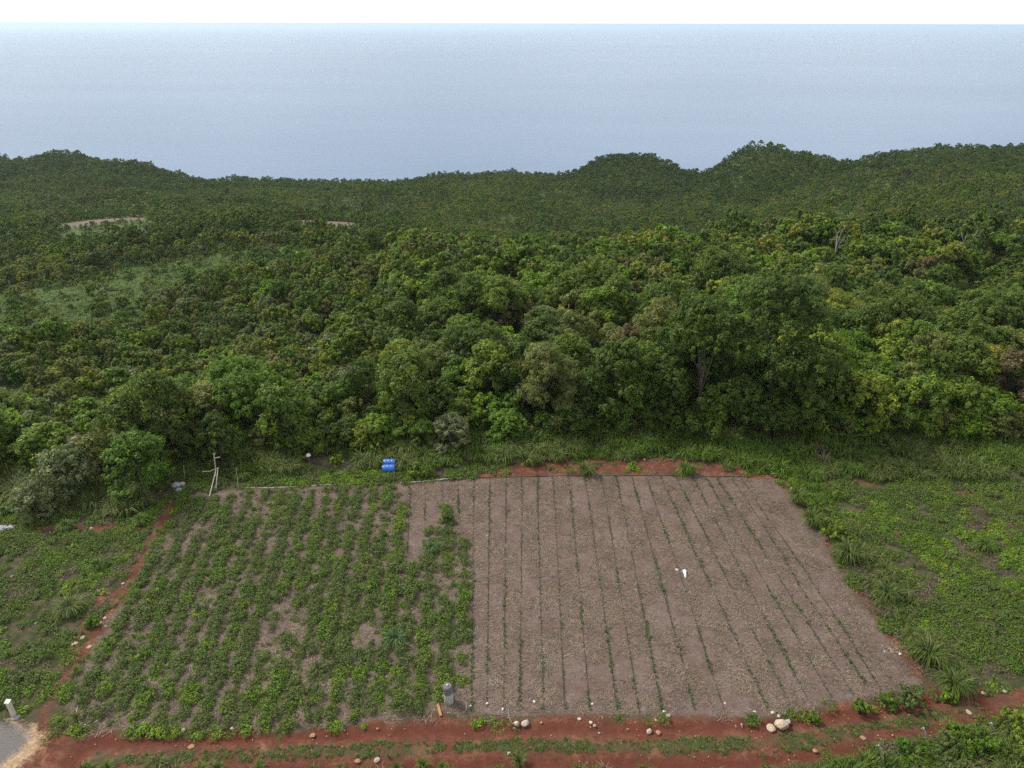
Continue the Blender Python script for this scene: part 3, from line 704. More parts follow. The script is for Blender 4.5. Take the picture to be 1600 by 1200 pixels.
# dead trees with bleached branches
def dead_tree(u, v, Yd, ht, label, seed):
    x, y, z = at_y(u, v, Yd); z = gz(x, y); r = random.Random(seed); e = obj('dead_tree', None, None, (x, y, z)); mb = MB()
    mb.tube([(0, 0, -.3), (.1, 0, ht*.3), (.05, .1, ht*.55)], [.13, .10, .08], 6); e['label'] = label
    tag(e, label, 'tree', 'dead trees in the wood'); obj('trunk', mb.mesh('trunk', M_DEADWOOD), e)
    for k in range(4):
        a = r.uniform(0, 6.28); s = Vector((.05, .1, ht*r.uniform(.35, .55))); d = Vector((math.cos(a)*.45, math.sin(a)*.45, 1)).normalized()
        p1 = s+d*ht*.25; p2 = p1+(d+Vector((r.uniform(-.3, .3), r.uniform(-.3, .3), 0)))*ht*.25; m2 = MB().tube([s, p1, p2], [.05, .03, .01], 5)
        for j in range(2):
            q_ = p1+Vector((r.uniform(-.5, .5), r.uniform(-.5, .5), .6))*ht*.18; m2.tube([p1, q_], [.03, .01], 4)
        obj('branch', m2.mesh('branch', M_DEADWOOD), e)
dead_tree(1303, 400, 97, 7.0, 'pale forked dead tree standing out near the crest of the wooded hill', 1)
dead_tree(1503, 400, 98, 6.4, 'thin pale dead tree near the hill crest toward the right edge', 2)
dead_tree(603, 445, 84, 5.5, 'grey dead stump tree at the left shoulder of the wooded hill', 3)
dead_tree(1255, 470, 76, 6.0, 'slanting bleached dead tree above the tallest dark trees', 4)

# ------------------------------------------------------------------ low plants
def clump(seed, R, h, nleaf, ll, lw, mat, nm, mound=True):
    r = np.random.default_rng(seed); nl = 12
    th = r.uniform(0, 6.28, nl); rr = np.sqrt(r.random(nl))*R*0.75; C = np.stack([np.cos(th)*rr, np.sin(th)*rr, np.full(nl, h*0.35)], 1)
    k = r.integers(0, nl, nleaf); d = r.normal(size=(nleaf, 3)); d[:, 2] = np.abs(d[:, 2]); d /= np.linalg.norm(d, axis=1, keepdims=True)
    P = C[k] + d*np.array([R*0.36, R*0.36, h*0.65])*r.uniform(.6, 1.35, nl)[k][:, None]*r.uniform(0.6, 1.1, nleaf)[:, None]
    V, F, t_ = leaves(P, d*0.5+r.normal(size=(nleaf, 3))*0.4+np.array([0, 0, .6]), ll, lw, r, np.clip(r.beta(2, 2, nleaf), 0, 1))
    return mesh_np(nm, V, F, mat, {'tint': t_})
def tussock(seed, R, h, nb, wd, mat, nm):
    r = np.random.default_rng(seed); V = []; F = []; T = []
    for i in range(nb):
        a = r.uniform(0, 6.28); rr = R*0.25*math.sqrt(r.random()); x0, y0 = math.cos(a)*rr, math.sin(a)*rr; a2 = a + r.normal()*0.5
        le = r.uniform(0.6, 1.1); reach = R*le*r.uniform(0.4, 1.1); top = h*le; dx, dy = math.cos(a2), math.sin(a2); px_, py_ = -dy*wd, dx*wd
        p = [(0, 0), (reach*0.35, top*0.75), (reach*0.8, top*r.uniform(0.7, 1.0)), (reach*1.15, top*r.uniform(0.35, 0.75))]; b0 = len(V)
        for j, (d_, z_) in enumerate(p):
            ww = (0.5, 0.55, 0.4, 0.06)[j]
            V.append((x0+dx*d_-px_*ww, y0+dy*d_-py_*ww, z_)); V.append((x0+dx*d_+px_*ww, y0+dy*d_+py_*ww, z_))
        for j in range(3): F.append((b0+2*j, b0+2*j+1, b0+2*j+3, b0+2*j+2))
        T += [r.random()]*8
    return mesh_np(nm, V, F, mat, {'tint': T})
def inplot(x, y): return sdist(np.stack([x, y], 1), PLOT)
def rnd_pts(x0, x1, y0, y1, dens):
    k = int((x1-x0)*(y1-y0)*dens); return rng.uniform(x0, x1, k), rng.uniform(y0, y1, k)
GRS = protos('grass_protos', [tussock(i, 0.55, 0.55, 90, 0.024, M_GRASS, 'tussock') for i in range(4)] + [tussock(10+i, 0.5, 0.5, 90, 0.024, M_BGRASS, 'tussock') for i in range(3)] + [tussock(30+i, 0.45, 0.35, 45, 0.02, M_DRY, 'dry_tuft') for i in range(3)])
WDS = protos('weed_protos', [clump(i, 0.42, 0.26, 110, 0.10, 0.07, M_CROP, 'weed') for i in range(3)] + [clump(20+i, 0.40, 0.24, 110, 0.10, 0.07, M_LIME, 'weed') for i in range(2)] + [clump(30+i, 0.45, 0.30, 110, 0.09, 0.05, M_MID, 'weed') for i in range(3)] + [clump(40+i, 0.4, 0.22, 70, 0.12, 0.02, M_DRY, 'dry_weed') for i in range(2)])
def fields(x, y):
    z = zone_fields(x, y); P = np.stack([x, y], 1); bad = (z['track'] > -0.05) | (z['plot'] > -0.1) | (z['path'] > -0.05) | (z['bank'] > 0.05) | (z['road'] > -.1) | (z['sand'] > 0.1) | (z['red2'] > 0.15) | (z['edge'] > 0.15)
    return z, bad
# weeds over both fallow plots
x, y = rnd_pts(-60, 62, 14, 50, 13); z, bad = fields(x, y); bad &= ~(((z['bank'] > 0) | (z['edge'] > .1) | ((z['track'] > -.1) & (z['track'] < .5)) ) & (z['path'] < -.15) & (z['plot'] < 0) & (z['road'] < -.2) & (rng.random(len(x)) < .13)); m = ~bad & (y < edge_y(x)+1.5) & (np.abs(x) < 0.95*y+8) & ((x < -8) | (x > 12) | (y > 43.5) | (y < 24))
pat = fbm(x/2.2, y/2.2, 71); m &= rng.random(len(x)) < sstep(0.30, 0.50, pat)*0.75+0.24
m &= ~((z['bare'] > 0) & (rng.random(len(x)) < 0.85))
x, y = x[m], y[m]; pat = fbm(x/3.1, y/3.1, 73); qq = rng.random(len(x))
ix = np.where(qq < 0.45, rng.integers(5, 8, len(x)), rng.integers(0, 3, len(x))); ix = np.where((pat > 0.52) & (qq > 0.5), rng.integers(3, 5, len(x)), ix)
ix = np.where((fbm(x/1.8, y/1.8, 77) > 0.60) & (rng.random(len(x)) < .75), rng.integers(8, 10, len(x)), ix)
scatter('weeds', WDS, np.stack([x, y, height(x, y)-0.03], 1), rng.uniform(0, 6.28, len(x)), rng.uniform(.5, 1.25, len(x)), ix, 'low green weeds covering the fallow ground around the plots', 'weeds')
print('weeds', len(x))
# tall grass belts
x, y = rnd_pts(-62, 66, 34, 56, 3.2); z, bad = fields(x, y); ey = edge_y(x)
m = ~bad & (y < ey+3.5) & (y > 40.0) & (np.abs(x) < 0.95*y+8)
right = (x > 1); belt = np.where(right, y > 44.4 - np.clip((x-22)*0.12, 0, 2.0)*0, y > ey-3.2-np.clip(-x-18, 0, 6)*0.5)
m &= belt & ~((z['bare'] > -.4)); m &= (rng.random(len(x)) < 0.25+0.75*sstep(0.3, 0.55, fbm(x/3, y/3, 81)))
uu, vv, _ = project(x, y, 0*x); m &= ~((uu > 255) & (uu < 350) & (vv > 700))
x1, y1 = x[m], y[m]
# scattered tufts elsewhere
x, y = rnd_pts(-55, 60, 14, 46, 0.5); z, bad = fields(x, y); m = ~bad & (rng.random(len(x)) < 0.25+sstep(0.5, 0.65, fbm(x/5, y/5, 83))*0.7)
x2, y2 = x[m], y[m]; k2_ = rng.random(len(x2)) < .55; x2, y2 = x2[k2_], y2[k2_]
# grassy margin at the plot's right edge and bottom right thicket
MARG = W([(1235,745),(1268,790),(1310,850),(1360,930),(1420,1010),(1475,1070),(1500,1085),(1520,1070),(1440,950),(1380,880),(1330,800),(1290,745)])
x, y = rnd_pts(12, 34, 20, 46, 2.5); m = (sdist(np.stack([x, y], 1), MARG) > 0) & (fbm(x/2, y/2, 87) > 0.38); x3, y3 = x[m], y[m]
THICK = W([(1120,1260),(1230,1212),(1360,1190),(1480,1162),(1600,1128),(1800,1080),(1900,1200),(1700,1400),(1100,1400)])
x, y = rnd_pts(6, 34, 12, 27, 4.5); m = (sdist(np.stack([x, y], 1), THICK) > 0); x4, y4 = x[m], y[m]
x, y = rnd_pts(-20, 8, 16, 22.3, 2.5); dn = sdist(np.stack([x, y], 1), W([(-100,1208),(100,1200),(330,1198),(560,1200),(700,1192),(900,1194),(1150,1196),(1230,1200),(1100,1400),(-200,1400)])); m = (dn > -0.05) & (fbm(x/1.2, y/1.2, 88) > 0.36); x5, y5 = x[m], y[m]
gx_ = np.concatenate([x1, x2, x3, x4, x5]); gy_ = np.concatenate([y1, y2, y3, y4, y5]); k = len(gx_)
gs = np.concatenate([rng.uniform(.9, 1.9, len(x1)), rng.uniform(.35, .9, len(x2)), rng.uniform(.7, 1.3, len(x3)), rng.uniform(.7, 1.45, len(x4)), rng.uniform(.5, 1.0, len(x5))])
br = fbm(gx_/4, gy_/4, 89) > 0.54; ix = np.where(br, rng.integers(4, 7, k), rng.integers(0, 4, k)); ix = np.where(rng.random(k) < 0.10, rng.integers(7, 10, k), ix)
scatter('tall_grass', GRS, np.stack([gx_, gy_, height(gx_, gy_)-0.03], 1), rng.uniform(0, 6.28, k), gs, ix, 'tall arching green grass in tussocks around the edges of the plots', 'grass')
print('grass', k)
# grass on track median and meadows
xm, ym = rnd_pts(-32, 40, 18, 30, 45); z = zone_fields(xm, ym); m = (z['track'] > 0) & (z['med'] > -.05) & (rng.random(len(xm)) < sstep(.3, .55, fbm(xm/1.5, ym/1.5, 90)))
xm, ym = xm[m], ym[m]
xf, yf = rnd_pts(-115, -15, 70, 140, 1.4); m = (ell(xf, yf, MEADOWS, 1.25) + (fbm(xf/5, yf/5, 92)-.5) > 0); xf, yf = xf[m], yf[m]
SG = protos('short_grass_protos', [tussock(50+i, 0.13, 0.09, 34, 0.012, M_GRASS, 'short_tuft') for i in range(3)] + [tussock(60+i, 1.0, 0.5, 60, 0.05, M_MEAD, 'meadow_tuft') for i in range(3)])
xa = np.concatenate([xm, xf]); ya = np.concatenate([ym, yf])
scatter('short_grass', SG, np.stack([xa, ya, height(xa, ya)-.01], 1), rng.uniform(0, 6.28, len(xa)), rng.uniform(.6, 1.3, len(xa)), np.concatenate([rng.integers(0, 3, len(xm)), rng.integers(3, 6, len(xf))]), 'short grass along the middle of the track and in the distant clearings', 'grass')

# ------------------------------------------------------------------ straw mulch lying on both plots
def straw_patch(seed, nb):
    r = np.random.default_rng(seed); V = []; F = []; T = []
    for i in range(nb):
        a = r.normal()*0.9+0.7; x0, y0 = r.uniform(-.5, .5, 2); l = r.uniform(.10, .26); wd = .008; z0 = r.uniform(.01, .035); dz = r.normal()*.02
        dx, dy = math.cos(a)*l, math.sin(a)*l; px_, py_ = -math.sin(a)*wd, math.cos(a)*wd; b0 = len(V)
        V += [(x0-px_, y0-py_, z0), (x0+px_, y0+py_, z0), (x0+dx+px_, y0+dy+py_, z0+dz), (x0+dx-px_, y0+dy-py_, z0+dz)]; F.append((b0, b0+1, b0+2, b0+3)); T += [r.random()]*4
    return mesh_np('straw_patch', V, F, M_STRAW, {'tint': T})
STP = protos('straw_protos', [straw_patch(i, 130) for i in range(5)])
x, y = rnd_pts(-24, 26, 22, 46, 1.7); d_ = inplot(x, y); m = d_ > 0.1; x, y = x[m], y[m]
scatter('straw_mulch', STP, np.stack([x, y, height(x, y)], 1), rng.uniform(-.4, .4, len(x))+np.where(rng.random(len(x)) < .5, 0, 3.14), rng.uniform(.8, 1.2, len(x)), rng.integers(0, 5, len(x)), 'dry brown straw spread over the soil of the plots', 'straw')

# ------------------------------------------------------------------ mulched plot: drip lines and seedlings
M_HOSE = plain('black_hose', (0.018, 0.015, 0.014), (0.035, 0.026, 0.022), 8, 0.6)
M_HOLE = plain('dark_soil', (0.042, 0.028, 0.022), (0.070, 0.045, 0.035), 8, 0.95)
ROWS = [((640,756),(640,800),(636,884)), ((665,753),(664,815)), ((691,751),(691,786)), ((716,749),(717,822)),
 ((741,746),(740,800),(738,1110)), ((766,745),(765,800),(762,1104)), ((791,744),(791,800),(788,1110)), ((815,744),(816,800),(813,1112)),
 ((840,743),(841,800),(851,1112)), ((864,743),(868,800),(884,1113)), ((889,743),(895,800),(923,1112)), ((913,743),(923,800),(966,1112)),
 ((938,743),(950,800),(1000,1113)), ((962,743),(975,800),(1036,1112)), ((987,743),(1003,800),(1063,1017),(1087,1112)), ((1010,744),(1030,804),(1052,865),(1077,937),(1132,1108)),
 ((1032,744),(1057,797),(1085,860),(1122,937),(1200,1106)), ((1056,744),(1078,787),(1105,840),(1147,925),(1237,1104)), ((1084,745),(1103,785),(1130,835),(1180,935),(1266,1098)),
 ((1104,745),(1128,790),(1153,835),(1212,937),(1300,1088)), ((1120,746),(1158,805),(1183,845),(1240,937),(1334,1083)), ((1144,748),(1165,778),(1190,815),(1265,937),(1359,1076)), ((1160,748),(1193,800),(1218,833),(1290,937),(1379,1079))]
seeds = [clump(70+i, 0.10, 0.12, 16, 0.075, 0.045, M_SEED, 'seedling') for i in range(4)]
def resample(line, step):
    P = np.array(line); d = np.r_[0, np.cumsum(np.linalg.norm(np.diff(P, axis=0), axis=1))]; t_ = np.arange(0, d[-1], step)
    return np.stack([np.interp(t_, d, P[:, 0]), np.interp(t_, d, P[:, 1])], 1)
ordn = ['first', 'second', 'third', 'fourth', 'fifth', 'sixth', 'seventh', 'eighth', 'ninth', 'tenth', 'eleventh', 'twelfth', 'thirteenth', 'fourteenth', 'fifteenth', 'sixteenth', 'seventeenth', 'eighteenth', 'nineteenth', 'twentieth', 'twenty-first', 'twenty-second', 'twenty-third']
SD = []; HL = []; SR = []
for i, rw in enumerate(ROWS):
    L_ = resample(W(rw), 0.4); zz = height(L_[:, 0], L_[:, 1])
    mb = MB().tube([(L_[k, 0]+0.012*math.sin(k*1.7+i), L_[k, 1], zz[k]+0.028) for k in range(len(L_))], [0.007]*len(L_), 5)
    tag(obj('drip_hose', mb.mesh('drip_hose', M_HOSE)), 'thin dark drip hose along the %s seedling row from the left of the mulched plot' % ordn[i], 'hose', 'drip hoses of the mulched plot')
    sp_ = resample(W(rw), 0.17); k = len(sp_); g_ = fbm(sp_[:, 1]/2.2+i*9.7, np.full(k, i*3.3), 95, 3)
    pres = rng.random(k) < np.clip(0.6+2.4*(g_-0.42), 0.35, 0.97)
    s_ = np.clip(0.5+1.2*(g_-0.35), .45, 1.0)*rng.uniform(.6, 1.35, k)
    for p_, on, sz in zip(sp_, pres, s_):
        p = (p_[0]+rng.normal()*.045, p_[1]+rng.normal()*.03)
        if on: SD.append((*p, sz)); SR.append((i, ('very near end', 'near end', 'near third', 'middle', 'far third', 'far end')[int(np.clip((p[1]-26)/2.6, 0, 5))]))
        HL.append((*p_, rng.uniform(.6, 1.1)))
SD = np.array(SD); HL = np.array(HL)
sdz = height(SD[:, 0], SD[:, 1]); ordr = np.argsort(-(SD[:, 2]/np.hypot(SD[:, 1], 30)))[:300]
ind = np.zeros(len(SD), bool); ind[ordr] = True
for i in ordr:
    o = obj('seedling', seeds[i % 4], None, (SD[i, 0], SD[i, 1], sdz[i])); o.rotation_euler = (0, 0, rng.uniform(0, 6.28)); o.scale = [1.15*SD[i, 2]]*3
    tag(o, 'green seedling, %s drip line of the mulched plot, %s of row' % (ordn[SR[i][0]], SR[i][1]), 'seedling', 'seedlings in rows on the mulched plot')
r_ = ~ind
scatter('young_seedlings', protos('seedling_protos', seeds), np.stack([SD[:, 0], SD[:, 1], sdz], 1)[r_], rng.uniform(0, 6.28, r_.sum()), SD[r_, 2], rng.integers(0, 4, r_.sum()), 'smaller seedlings dotting the rows of the mulched plot', 'seedlings')
def hole_mesh():
    r = np.random.default_rng(3); V = [(0, 0, .008)]; k = 9
    for j in range(k): a = 6.283*j/k; q_ = .055*r.uniform(.6, 1.3); V.append((math.cos(a)*q_*1.1, math.sin(a)*q_*.8, .012))
    me = bpy.data.meshes.new('planting_hole'); me.from_pydata(V, [], [(0, 1+j, 1+(j+1) % k) for j in range(k)]); me.materials.append(M_HOLE); return me
hz_ = height(HL[:, 0], HL[:, 1])
scatter('planting_holes', protos('hole_protos', [hole_mesh()]), np.stack([HL[:, 0], HL[:, 1], hz_+.006], 1), rng.uniform(0, 6.28, len(HL)), HL[:, 2], np.zeros(len(HL)), 'dark open planting holes beside the drip lines', 'soil')
print('seedlings', len(SD))

# ------------------------------------------------------------------ green plot: rows of bushy crop plants
crops = [clump(80+i, 0.44, 0.32, 230, 0.085, 0.05, M_CROP, 'crop_plant') for i in range(5)] + [clump(90+i, 0.42, 0.34, 220, 0.09, 0.055, M_MID, 'crop_plant') for i in range(2)]
la, lb_ = W([(275,785),(92,1135)]); ra, rb = W([(739,757),(739,1112)])
CPn = []
NR = 19
for i in range(NR):
    f = (i+0.5)/NR; a = la*(1-f)+ra*f; b = lb_*(1-f)+rb*f; L_ = resample([a+(a-b)*.03, b+(b-a)*.06], 0.235)
    for p in L_:
        CPn.append((p[0]+rng.normal()*.11, p[1]+rng.normal()*.1, 1.0, i))
        if rng.random() < 0.65: CPn.append((p[0]+rng.uniform(-.6, .6), p[1]+rng.normal()*.1, .55, i))
CPn = np.array(CPn); P_ = CPn[:, :2]
dA = np.maximum(sdist(P_, CROP_A), sdist(P_, CROP_B)); gapn = fbm(CPn[:, 0]/1.6, CPn[:, 1]/3.0, 101); gl = fbm(CPn[:, 0]/0.9, CPn[:, 1]/2.4, 103)
uu, vv, _ = project(CPn[:, 0], CPn[:, 1], 0*CPn[:, 0])
thin = sstep(0.58, 0.70, gl)*0.75 + 0.15*sstep(1000, 1130, vv)*sstep(640, 300, uu)
m = (dA > 0.05) & (rng.random(len(CPn)) > thin); CPn = CPn[m]; gapn = gapn[m]
CPn[:, 2] *= (0.69+0.66*gapn)*rng.uniform(.5, 1.35, len(CPn))
cz_ = height(CPn[:, 0], CPn[:, 1]); k = len(CPn); print('crops', k)
ordr = np.argsort(-(CPn[:, 2]/np.hypot(CPn[:, 1], 30)))[:300]; ind = np.zeros(k, bool); ind[ordr] = True
for i in ordr:
    o = obj('crop_plant', crops[int(rng.integers(0, 7))], None, (CPn[i, 0], CPn[i, 1], cz_[i]-.02)); o.rotation_euler = (0, 0, rng.uniform(0, 6.28)); s_ = CPn[i, 2]; o.scale = (s_, s_, s_)
    tag(o, '%s crop plant in the green plot, %s row from left, %s' % ('very broad' if CPn[i, 2] > np.median(CPn[ordr, 2]) else 'broad', ordn[int(CPn[i, 3])], ('nearest the track', 'just above track end', 'lower third', 'below the middle', 'around the middle', 'above the middle', 'upper third', 'toward the far end', 'far end')[int(np.clip((CPn[i, 1]-24)/1.3, 0, 8))]), 'crop plant', 'bushy crop plants of the left plot')
r_ = ~ind
scatter('crop_rows', protos('crop_protos', crops), np.stack([CPn[:, 0], CPn[:, 1], cz_-.02], 1)[r_], rng.uniform(0, 6.28, r_.sum()), CPn[r_, 2], rng.integers(0, 7, r_.sum()), 'smaller crop plants filling the rows of the left green plot', 'crops')
# small weeds between the rows
x, y = rnd_pts(-26, 1, 21, 44, 11); Pq = np.stack([x, y], 1); cr_ = np.maximum(sdist(Pq, CROP_A), sdist(Pq, CROP_B)); m = ((cr_ > 0) | (is_left(Pq) & (inplot(x, y) > -.4) & (cr_ > -1.3) & (Pq[:, 0] < -9))) & (rng.random(len(x)) < sstep(.38, .62, fbm(x/1.5, y/2.5, 105))*0.7+0.04); x, y = x[m], y[m]
scatter('row_weeds', WDS, np.stack([x, y, height(x, y)-.02], 1), rng.uniform(0, 6.28, len(x)), rng.uniform(.25, .65, len(x)), rng.integers(0, 10, len(x)), 'thin weeds sprouting between the crop rows of the left plot', 'weeds')

# ------------------------------------------------------------------ separate shrubs and big tussocks at the plot margins
def shrub(u, v, R, h, mat, label, seed, nm='shrub', nl=1500, ll=.14, lw=.09):
    x, y = at_z(u, v); e = obj(nm, None, None, (x, y, gz(x, y))); (V, F, t_), C, zc = crown(seed, R, h, 14, nl, ll, lw, 0.02, .8, 1.1)
    obj('foliage', mesh_np('foliage', V, F, mat, {'tint': t_}), e); mb = MB(); r = random.Random(seed)
    for k in range(5): c = Vector(C[k]); mb.tube([(r.uniform(-.1, .1), r.uniform(-.1, .1), -.05), tuple(c*.6), tuple(c)], [.03, .02, .008], 5)
    obj('stem', mb.mesh('stem', M_BARK), e); tag(e, label, 'shrub', 'shrubs at the plot margins')
shrub(1271, 797, .72, 1.35, M_LIME, 'upright lime green shrub at the upper right corner of the mulched plot', 301)
shrub(1297, 838, .95, 1.1, M_LIME, 'broad lime green shrub beside the mulched plot, below the upright one', 302)
shrub(1322, 850, .6, .8, M_LIME, 'small lime shrub touching the broad lime shrub', 303)
shrub(1345, 1112, .55, .7, M_MID, 'dark green bush between the plot corner and the track, left one', 304)
shrub(1420, 1098, .75, .8, M_CROP, 'yellow-flecked bush at the lower right corner of the plot', 305)
shrub(1385, 1103, .5, .6, M_MID, 'low bush between the two bushes at the plot corner', 306)
shrub(1480, 1090, .5, .6, M_LIME, 'bright green bush by the track right of the plot corner', 307)
shrub(1272, 1125, .38, .4, M_MID, 'little green bush beside the large boulder', 308)
shrub(650, 745, .95, 1.0, M_LIME, 'bright leafy shrub right of the blue drums', 309)
shrub(588, 712, .85, 1.2, M_LIME, 'pale green shrub just above the blue drums', 310)
shrub(525, 728, .8, .9, M_LIME, 'low shrub on the bare patch left of the blue drums', 311)
shrub(145, 980, .42, .5, M_LIME, 'round green bush between the two branches of the footpath', 312)
shrub(670, 745, .6, .8, M_MID, 'small dark shrub on the soil behind the pipe', 313)
shrub(700, 815, .5, .6, M_CROP, 'lone bushy plant at the tip of the crop patch', 314)
shrub(1378, 700, .9, 1.1, M_GRASS, 'weedy bush in the tall grass belt right of the red bank', 315)
shrub(1230, 715, .9, 1.0, M_MID, 'grey-green bush in the grass above the plot corner', 316)
for i, (u, v, R_, h_, mt_, wd_) in enumerate([(1420, 1180, .8, .9, M_MID, 'leftmost leafy bush in the lower right thicket'), (1475, 1168, .7, .8, M_CROP, 'leafy bush between the middle and right fence posts'), (1530, 1172, 1.0, 1.1, M_MID, 'big leafy bush in the middle of the lower right thicket'),
      (1580, 1140, .8, 1.0, M_LIME, 'bright leafy bush at the right edge above the thicket'), (1585, 1185, .9, 1.1, M_MID, 'dark leafy bush in the bottom right picture corner'), (1370, 1196, .6, .6, M_CROP, 'low leafy bush by the leftmost fence post'), (1480, 1200, .9, .9, M_CROP, 'leafy bush on the bottom picture edge, right side'), (1490, 1148, .5, .6, M_MID, 'small leafy bush beside the near rut, above the thicket')]):
    shrub(u, v, R_, h_, mt_, wd_, 350+i, ll=.11, lw=.07, nl=1700)
def big_tuss(u, v, R, h, mat, label, seed):
    x, y = at_z(u, v); o = obj('grass_tussock', tussock(seed, R, h, 260, .035, mat, 'grass_tussock'), None, (x, y, gz(x, y)-.03)); tag(o, label, 'grass tussock', 'big grass tussocks at the plot margins')
big_tuss(1245, 785, .9, 1.1, M_GRASS, 'tall tussock at the very top right corner of the mulched plot', 401)
big_tuss(1268, 818, .95, 1.0, M_GRASS, 'spreading tussock under the upright lime shrub', 402)
big_tuss(1325, 872, 1.0, 1.0, M_GRASS, 'wide tussock below the broad lime shrub', 403)
big_tuss(1385, 935, .9, 1.0, M_GRASS, 'pale tall tussock halfway down the right side of the plot', 404)
big_tuss(1450, 1030, 1.15, 1.1, M_GRASS, 'large dark tussock near the lower right corner of the plot', 405)
big_tuss(1488, 1078, 1.0, 1.0, M_GRASS, 'large tussock at the trackside right of the plot corner', 406)
big_tuss(1540, 855, .8, .7, M_BGRASS, 'bright tussock in the middle of the weedy right plot', 407)
big_tuss(112, 955, .9, .7, M_GRASS, 'star-shaped tussock in the weedy left plot', 408)
big_tuss(155, 890, .6, .6, M_BGRASS, 'small tussock above the footpath branch in the left plot', 409)
big_tuss(675, 860, .55, .5, M_SEED, 'bluish grass tuft in the upper crop patch', 410)
big_tuss(620, 1000, .7, .45, M_SEED, 'bluish grass clump in the middle of the crop plot', 411)
big_tuss(105, 828, .6, .6, M_BGRASS, 'tuft hanging over the red edge of the left plot', 412)
big_tuss(222, 818, .6, .6, M_BGRASS, 'tuft at the top end of the footpath', 413)

# ------------------------------------------------------------------ rocks
import bmesh
def rock_mesh(seed, mat):
    b = bmesh.new(); bmesh.ops.create_icosphere(b, subdivisions=3, radius=1.0); r = np.random.default_rng(seed); o_ = r.uniform(0, 50, 3)
    pl = r.normal(size=(9, 3)); pl /= np.linalg.norm(pl, axis=1, keepdims=True); pd = r.uniform(.55, .9, 9)
    for v in b.verts:
        c = np.array(v.co)
        for a, d_ in zip(pl, pd):
            t_ = c@a
            if t_ > d_: c = c-a*(t_-d_)*0.9
        c = c*(0.85+0.3*float(fbm(np.array([c[0]*2+o_[0]]), np.array([c[1]*2+c[2]*1.7+o_[1]]), seed)[0])); v.co = Vector(c)
    me = bpy.data.meshes.new('rock'); b.to_mesh(me); b.free(); me.materials.append(mat); return me
RK = {k: [rock_mesh(10*j+i, m_) for i in range(4)] for j, (k, m_) in enumerate((('w', M_ROCKW), ('t', M_ROCK), ('r', M_ROCKR), ('g', M_ROCKG)))}
def rock(u, v, s, kind, label, flat=.6, group='limestone rocks lying about', nm='rock', seed=0):
    x, y = at_z(u, v); o = obj(nm, RK[kind][(seed+int(u)) % 4], None, (x, y, gz(x, y)+s*flat*.3)); s *= .78; o.scale = (s, s*.8, s*flat); o.rotation_euler = (0, 0, u*.7)
    return tag(o, label, 'rock', group)
rock(1222, 1134, .52, 't', 'largest tan boulder on the track edge below the plot', .7, nm='boulder')
rock(1206, 1138, .34, 't', 'tan rock leaning on the left of the largest boulder', .5)
rock(1232, 1128, .22, 'g', 'grey rock touching the right of the largest boulder', .8)
rock(808, 1132, .20, 'w', 'left one of the pair of cream rocks at the plot foot', .8)
rock(822, 1131, .26, 'w', 'right one of the pair of cream rocks at the plot foot', .8)
rock(804, 1138, .09, 't', 'pebble-sized rock just under the cream pair')
rock(906, 1124, .13, 'w', 'white rock between the cream pair and the middle rocks')
rock(924, 1130, .14, 'w', 'pale rock right of the middle of the plot foot', .5)
rock(930, 1134, .12, 't', 'tan rock stuck to the pale middle rock', .5)
rock(1016, 1143, .24, 't', 'left brown boulder half way along the track edge', .6)
rock(1030, 1145, .2, 'r', 'right reddish boulder half way along the track edge', .6)
rock(1026, 1126, .09, 'w', 'small white stone above the brown boulders')
rock(1046, 1118, .15, 'w', 'cream stone with a hole-like hollow by the last white marker', .6)
rock(1040, 1112, .08, 'w', 'elongated white stone above the cream stone', .5)
rock(1180, 1112, .12, 'w', 'pale stone left of the boulder on red soil', .6)
rock(1208, 1113, .15, 'w', 'whitish stone above the largest boulder', .5)
rock(1218, 1118, .11, 'w', 'second whitish stone above the largest boulder', .5)
rock(1160, 1132, .1, 't', 'tan stone on straw left of the boulder')
rock(288, 1142, .15, 'w', 'cream rock at the foot of the green plot, middle one', .7)
rock(364, 1141, .13, 'w', 'tall white rock at the foot of the green plot', 1.0)
rock(221, 1143, .11, 'w', 'white rock at the foot of the green plot, left one', .7)
rock(226, 1130, .07, 'w', 'tiny white stone just above the left white rock')
rock(415, 1137, .06, 'w', 'tiny white stone right of the tall white rock')
rock(1538, 1083, .15, 'w', 'white rock by the track, left of three', .7)
rock(1559, 1080, .13, 't', 'tan rock by the track, middle of three', .7)
rock(1570, 1079, .16, 'w', 'white rock by the track, right of three', .7)
rock(1407, 1022, .13, 'w', 'white stone at the end of the pebble spill on the plot edge', .7)
rock(1237, 763, .16, 'w', 'white rock at the top right corner of the plot', .8)
rock(1007, 718, .15, 'w', 'cream stone on the red bank above the plot', .6)
rock(155, 926, .22, 't', 'tan rock at the fork of the footpath', .5)
rock(170, 928, .18, 't', 'long tan rock on the grass inside the footpath fork', .3)
rock(193, 914, .16, 't', 'tan stone beside the upper footpath', .4)
rock(165, 968, .16, 'g', 'greyish stone on the footpath above the round bush', .4)
rock(158, 975, .14, 't', 'tan stone in the footpath just above the round bush', .4)
rock(166, 980, .13, 'r', 'orange stone in the footpath right of the round bush', .4)
rock(118, 1008, .26, 't', 'long cream outcrop left of the lower footpath', .3)
rock(130, 998, .22, 't', 'upper piece of the cream outcrop by the lower footpath', .3)
rock(140, 1012, .2, 't', 'tan slab in the lower footpath', .25)
rock(105, 857, .17, 'w', 'pale rock among weeds at the top of the left plot', .5)
rock(114, 853, .12, 'w', 'smaller pale rock touching the one among top weeds', .5)
rock(48, 892, .09, 'w', 'white stone in the weeds, left plot, upper middle')
rock(5, 925, .16, 'w', 'pale rock at the left picture edge in the weeds', .6)
rock(78, 847, .13, 'w', 'stone near the red edge of the left plot', .5)
rock(57, 975, .13, 'w', 'white stone in the weeds of the left plot, lower middle', .5)
